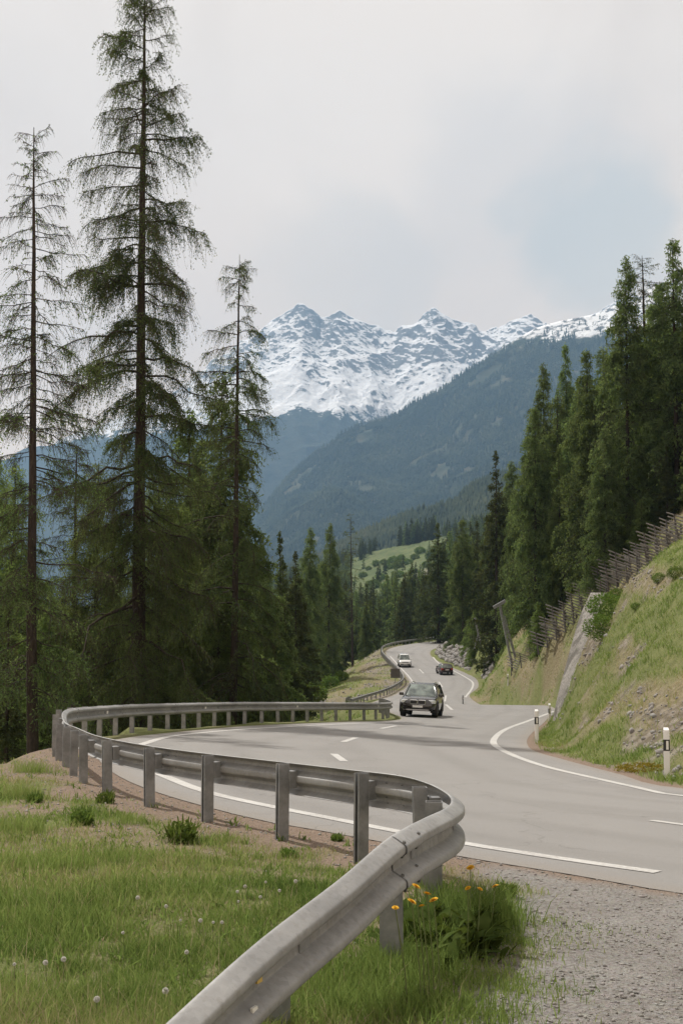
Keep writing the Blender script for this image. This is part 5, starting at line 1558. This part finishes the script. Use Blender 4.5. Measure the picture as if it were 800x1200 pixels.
def zB(px, x, y):
    t = np.clip((y - 2500) / 2500, 0, 1); back = np.clip((y - 5000) / 1000, 0, 1)
    z = -150 + (CB(px) + 150) * (.75 * t + .25 * t ** 2)
    wx = x + 160 * (fbm(x / 500, y / 500, 3) - .5)
    z = z + np.sin(np.pi * t) ** .8 * (190 * (ridged(wx / 560 + y / 2600, y / 1500, 4) - .5)) + smooth(.7, .95, t) * (1 - smooth(.97, 1, t)) * 40 * (ridged(x / 120, y / 160, 4) - .5)
    return z - 700 * back


def zC(px, x, y):
    t = np.clip((y - 1250) / 750, 0, 1); back = np.clip((y - 2000) / 400, 0, 1)
    return -90 + (CC(px) + 90) * t ** .9 + np.sin(np.pi * t) * 40 * (fbm(x / 160, y / 200, 4) - .5) - 300 * back


m, nt = new_mat('alpine_rock_and_snow')
P = pos(nt); gn = nt.nodes.new('ShaderNodeNewGeometry')
sp = nt.nodes.new('ShaderNodeSeparateXYZ'); L(nt, P, sp.inputs[0]); sn = nt.nodes.new('ShaderNodeSeparateXYZ'); L(nt, gn.outputs['Normal'], sn.inputs[0])
nL = noise(nt, P, .0022, 5, .6); nM = noise(nt, P, .017, 7, .72); nS = noise(nt, P, .042, 5, .75)
mp = nt.nodes.new('ShaderNodeMapping'); mp.inputs['Rotation'].default_value = (0, R(24), 0); mp.inputs['Scale'].default_value = (1, 1, 3.2); L(nt, P, mp.inputs['Vector'])
nBand = noise(nt, mp.outputs[0], .018, 7, .74)
# snow holds where it is not too steep; rock breaks through higher up
steep = math_(nt, 'SUBTRACT', 1, sn.outputs['Z'])
up_ = maprange(nt, sp.outputs['Z'], 1180, 1560, 0, 1)
rk = math_(nt, 'ADD', math_(nt, 'MULTIPLY', steep, 1.5), math_(nt, 'ADD', math_(nt, 'MULTIPLY', math_(nt, 'SUBTRACT', nBand, .5), 1.3), math_(nt, 'ADD', math_(nt, 'MULTIPLY', math_(nt, 'SUBTRACT', nM, .5), .9), math_(nt, 'MULTIPLY', math_(nt, 'MULTIPLY', up_, noise(nt, P, .0045, 3, .5)), .60))))
rk = math_(nt, 'ADD', rk, math_(nt, 'MULTIPLY', math_(nt, 'SUBTRACT', nS, .5), .75))
rk = maprange(nt, rk, .74, .88, 0, .92)
rockc = ramp(nt, nS, [(.3, (.07, .07, .072)), (.7, (.16, .157, .152))])
snowc = ramp(nt, nM, [(.3, (.76, .77, .79)), (.7, (.84, .84, .84))])
c = mixc(nt, rk, snowc, rockc)
line = math_(nt, 'ADD', sp.outputs['Z'], math_(nt, 'ADD', math_(nt, 'MULTIPLY', math_(nt, 'SUBTRACT', nL, .5), 420), math_(nt, 'MULTIPLY', math_(nt, 'SUBTRACT', nM, .5), 330)))
sl = maprange(nt, line, 1045, 1075, 0, 1)
forest = ramp(nt, nM, [(.35, (.022, .032, .020)), (.6, (.045, .052, .032)), (.75, (.085, .080, .058))])
c = mixc(nt, sl, forest, c)
finish(nt, c, .9, 0, bump(nt, math_(nt, 'ADD', nM, math_(nt, 'MULTIPLY', nS, .4)), (.8), 14), .1); M_alp = m

ys = np.concatenate([np.linspace(4800, 6300, 90), np.linspace(6300, 8000, 330)[1:], np.linspace(8000, 9600, 30)[1:]])
PX, X, Y = fan(np.concatenate([np.linspace(-400, 150, 80), np.linspace(150, 740, 640)[1:], np.linspace(740, 1200, 60)[1:]]), ys)
grid_mesh('mountains', X, Y, zA(PX, X, Y), M_alp)

m, nt = new_mat('forest_floor')
P = pos(nt); nM = noise(nt, P, .01, 5, .6); sp = nt.nodes.new('ShaderNodeSeparateXYZ'); L(nt, P, sp.inputs[0])
c = ramp(nt, nM, [(.35, (.028, .038, .020)), (.55, (.055, .060, .034)), (.72, (.105, .095, .065))])
nS = noise(nt, P, .03, 6, .7)
line = math_(nt, 'ADD', sp.outputs['Z'], math_(nt, 'MULTIPLY', math_(nt, 'SUBTRACT', nM, .5), 260))
rockc = mixc(nt, maprange(nt, nS, .42, .52, 0, 1), (.10, .10, .10), (.76, .77, .78))
c = mixc(nt, maprange(nt, line, 1035, 1075, 0, 1), c, rockc)
finish(nt, c, .95, 0, bump(nt, nS, .5, 8), .1); M_floor = m
PX, X, Y = fan(np.linspace(-300, 1200, 300), np.concatenate([np.linspace(2500, 5000, 150), np.linspace(5000, 6000, 14)[1:]]))
grid_mesh('mountains', X, Y, zB(PX, X, Y), M_floor)
PX, X, Y = fan(np.linspace(-200, 1200, 200), np.concatenate([np.linspace(1250, 2000, 70), np.linspace(2000, 2400, 10)[1:]]))
grid_mesh('hills', X, Y, zC(PX, X, Y), M_floor)

# the woods on those slopes: thousands of tiny conifers, one object each
m, nt = new_mat('distant_conifers')
P = pos(nt); n1 = noise(nt, P, .006, 4, .6); n2 = noise(nt, P, .09, 2, .5)
c = ramp(nt, math_(nt, 'ADD', math_(nt, 'MULTIPLY', n1, .6), math_(nt, 'MULTIPLY', n2, .4)), [(.35, (.018, .028, .018)), (.5, (.036, .048, .026)), (.62, (.062, .072, .036)), (.75, (.095, .085, .058))])
finish(nt, c, .95, 0, None, .1); M_dist = m


def conifers_mass(name, zf, n, pxr, yr, hmin, hmax, zmax=1e9):
    g = np.random.default_rng(n); px = g.uniform(*pxr, n); y = np.sqrt(g.uniform(yr[0] ** 2, yr[1] ** 2, n)); x = (px - CX) / F * y; z = zf(px, x, y)
    k = (z < zmax + g.normal(0, 40, n)) & (fbm(x / 90, y / 90, 3) > .30); x, y, z = x[k], y[k], z[k]; n = len(x)
    h = g.uniform(hmin, hmax, n); w = h * g.uniform(.13, .21, n)
    th = np.arange(5) * 2 * math.pi / 5
    a = g.random(n)[:, None] * 6.28 + th[None]
    def ringp(zz, r): return np.stack([x[:, None] + np.cos(a) * (w * r)[:, None], y[:, None] + np.sin(a) * (w * r)[:, None], np.repeat((z + h * zz)[:, None], 5, 1) + g.normal(0, .04, (n, 5)) * h[:, None]], -1)
    r1, r2_ = ringp(.0, 1), ringp(.45, .72)
    tip1 = np.stack([x, y, z + h * .62], 1)[:, None]; tip2 = np.stack([x, y, z + h], 1)[:, None]
    V = np.concatenate([r1, tip1, r2_, tip2], 1).reshape(-1, 3)
    tri = np.array([[i, (i + 1) % 5, 5] for i in range(5)] + [[6 + i, 6 + (i + 1) % 5, 11] for i in range(5)])
    o = link(name, fast_mesh(name, V, [(tri[None] + (np.arange(n) * 12)[:, None, None]).reshape(-1, 3)], M_dist)); tag(o, kind='stuff')


conifers_mass('ridge_forest', zB, 60000, (240, 760), (2600, 5000), 15, 25, 1040)
conifers_mass('hill_forest', zC, 16000, (330, 720), (1300, 2010), 12, 20)

# ================================================================== AIR, SKY, LIGHT
m, nt = new_mat('haze')
pv = nt.nodes.new('ShaderNodeVolumePrincipled'); pv.inputs['Density'].default_value = HAZE if 'HAZE' in globals() else 8.5e-5
pv.inputs['Color'].default_value = (.36, .63, 1.0, 1); pv.inputs['Anisotropy'].default_value = .1
o = nt.nodes.new('ShaderNodeOutputMaterial'); L(nt, pv.outputs[0], o.inputs['Volume'])
b = MB(); b.box((0, 4700, 870), (11400, 10400, 2660)); hz = b.build('haze', m); tag(hz, kind='stuff')

SUN_AZ, SUN_EL = R(-42), R(56)
sv = Vector((math.sin(SUN_AZ) * math.cos(SUN_EL), math.cos(SUN_AZ) * math.cos(SUN_EL), math.sin(SUN_EL)))
ld = bpy.data.lights.new('sun', 'SUN'); ld.energy = 5.0; ld.angle = R(.9); ld.color = (1, .95, .87)
lo = bpy.data.objects.new('sun', ld); COL.objects.link(lo); lo.rotation_euler = (-sv).to_track_quat('-Z', 'Y').to_euler(); lo.location = (0, 0, 60)

w = bpy.data.worlds.new('World'); SC.world = w; w.use_nodes = True; nt = w.node_tree; nt.nodes.clear()
sky = nt.nodes.new('ShaderNodeTexSky'); sky.sky_type = 'NISHITA'; sky.sun_disc = False; sky.sun_elevation = SUN_EL; sky.sun_rotation = SUN_AZ; sky.altitude = 1500
tc = nt.nodes.new('ShaderNodeTexCoord'); D = tc.outputs['Generated']
def dirn(px, py): v = Vector(at(px, py, 1)); v.normalize(); return v
n1 = noise(nt, D, 3.2, 6, .55, .6); n2 = noise(nt, D, 6, 4, .55, .3)
def blob(px, py, r0, r1):
    vd = nt.nodes.new('ShaderNodeVectorMath'); vd.operation = 'DISTANCE'; L(nt, D, vd.inputs[0]); vd.inputs[1].default_value = dirn(px, py)
    s_ = math_(nt, 'ADD', vd.outputs['Value'], math_(nt, 'MULTIPLY', math_(nt, 'SUBTRACT', n2, .5), .24))
    s_ = math_(nt, 'ADD', s_, math_(nt, 'MULTIPLY', math_(nt, 'SUBTRACT', n1, .5), .10))
    return maprange(nt, s_, r0, r1, 1, 0)
cl = ramp(nt, n1, [(.38, (9.9, 8.55, 7.3)), (.62, (10.9, 9.5, 8.15))])
cl = mixc(nt, math_(nt, 'MULTIPLY', blob(570, 240, .03, .14), .62), cl, (8.5, 7.75, 7.05))
cl = mixc(nt, math_(nt, 'MULTIPLY', blob(690, 305, .01, .08), .5), cl, (5.6, 6.35, 6.35))
cl = mixc(nt, math_(nt, 'MULTIPLY', blob(420, 290, .02, .09), .4), cl, (7.8, 7.45, 6.85))
sz = nt.nodes.new('ShaderNodeSeparateXYZ'); L(nt, D, sz.inputs[0])
cl = mixc(nt, maprange(nt, sz.outputs['Z'], .12, .42, .9, 0), cl, mixc(nt, 1.0, cl, (1.30, 1.14, .96), 'MULTIPLY'))
final = mixc(nt, .95, sky.outputs[0], cl)
bg = nt.nodes.new('ShaderNodeBackground'); bg.inputs['Strength'].default_value = .1; L(nt, final, bg.inputs['Color'])
wo = nt.nodes.new('ShaderNodeOutputWorld'); L(nt, bg.outputs[0], wo.inputs['Surface'])

cd = bpy.data.cameras.new('camera'); cd.sensor_fit = 'VERTICAL'; cd.sensor_height = 36; cd.lens = F / 1200 * 36; cd.clip_start = .1; cd.clip_end = 30000
co = bpy.data.objects.new('camera', cd); COL.objects.link(co); co.location = (0, 0, 0); co.rotation_euler = (math.pi / 2 + TH, 0, 0); SC.camera = co

SC.render.engine = 'CYCLES'
cy = SC.cycles; cy.max_bounces = 8; cy.diffuse_bounces = 5; cy.glossy_bounces = 2; cy.transmission_bounces = 4; cy.transparent_max_bounces = 4; cy.volume_bounces = 0
cy.use_denoising = True; cy.use_adaptive_sampling = True; cy.adaptive_threshold = .02
vs = SC.view_settings; vs.view_transform = 'Standard'; vs.look = 'None'; vs.exposure = 0; vs.gamma = 1; vs.use_curve_mapping = False
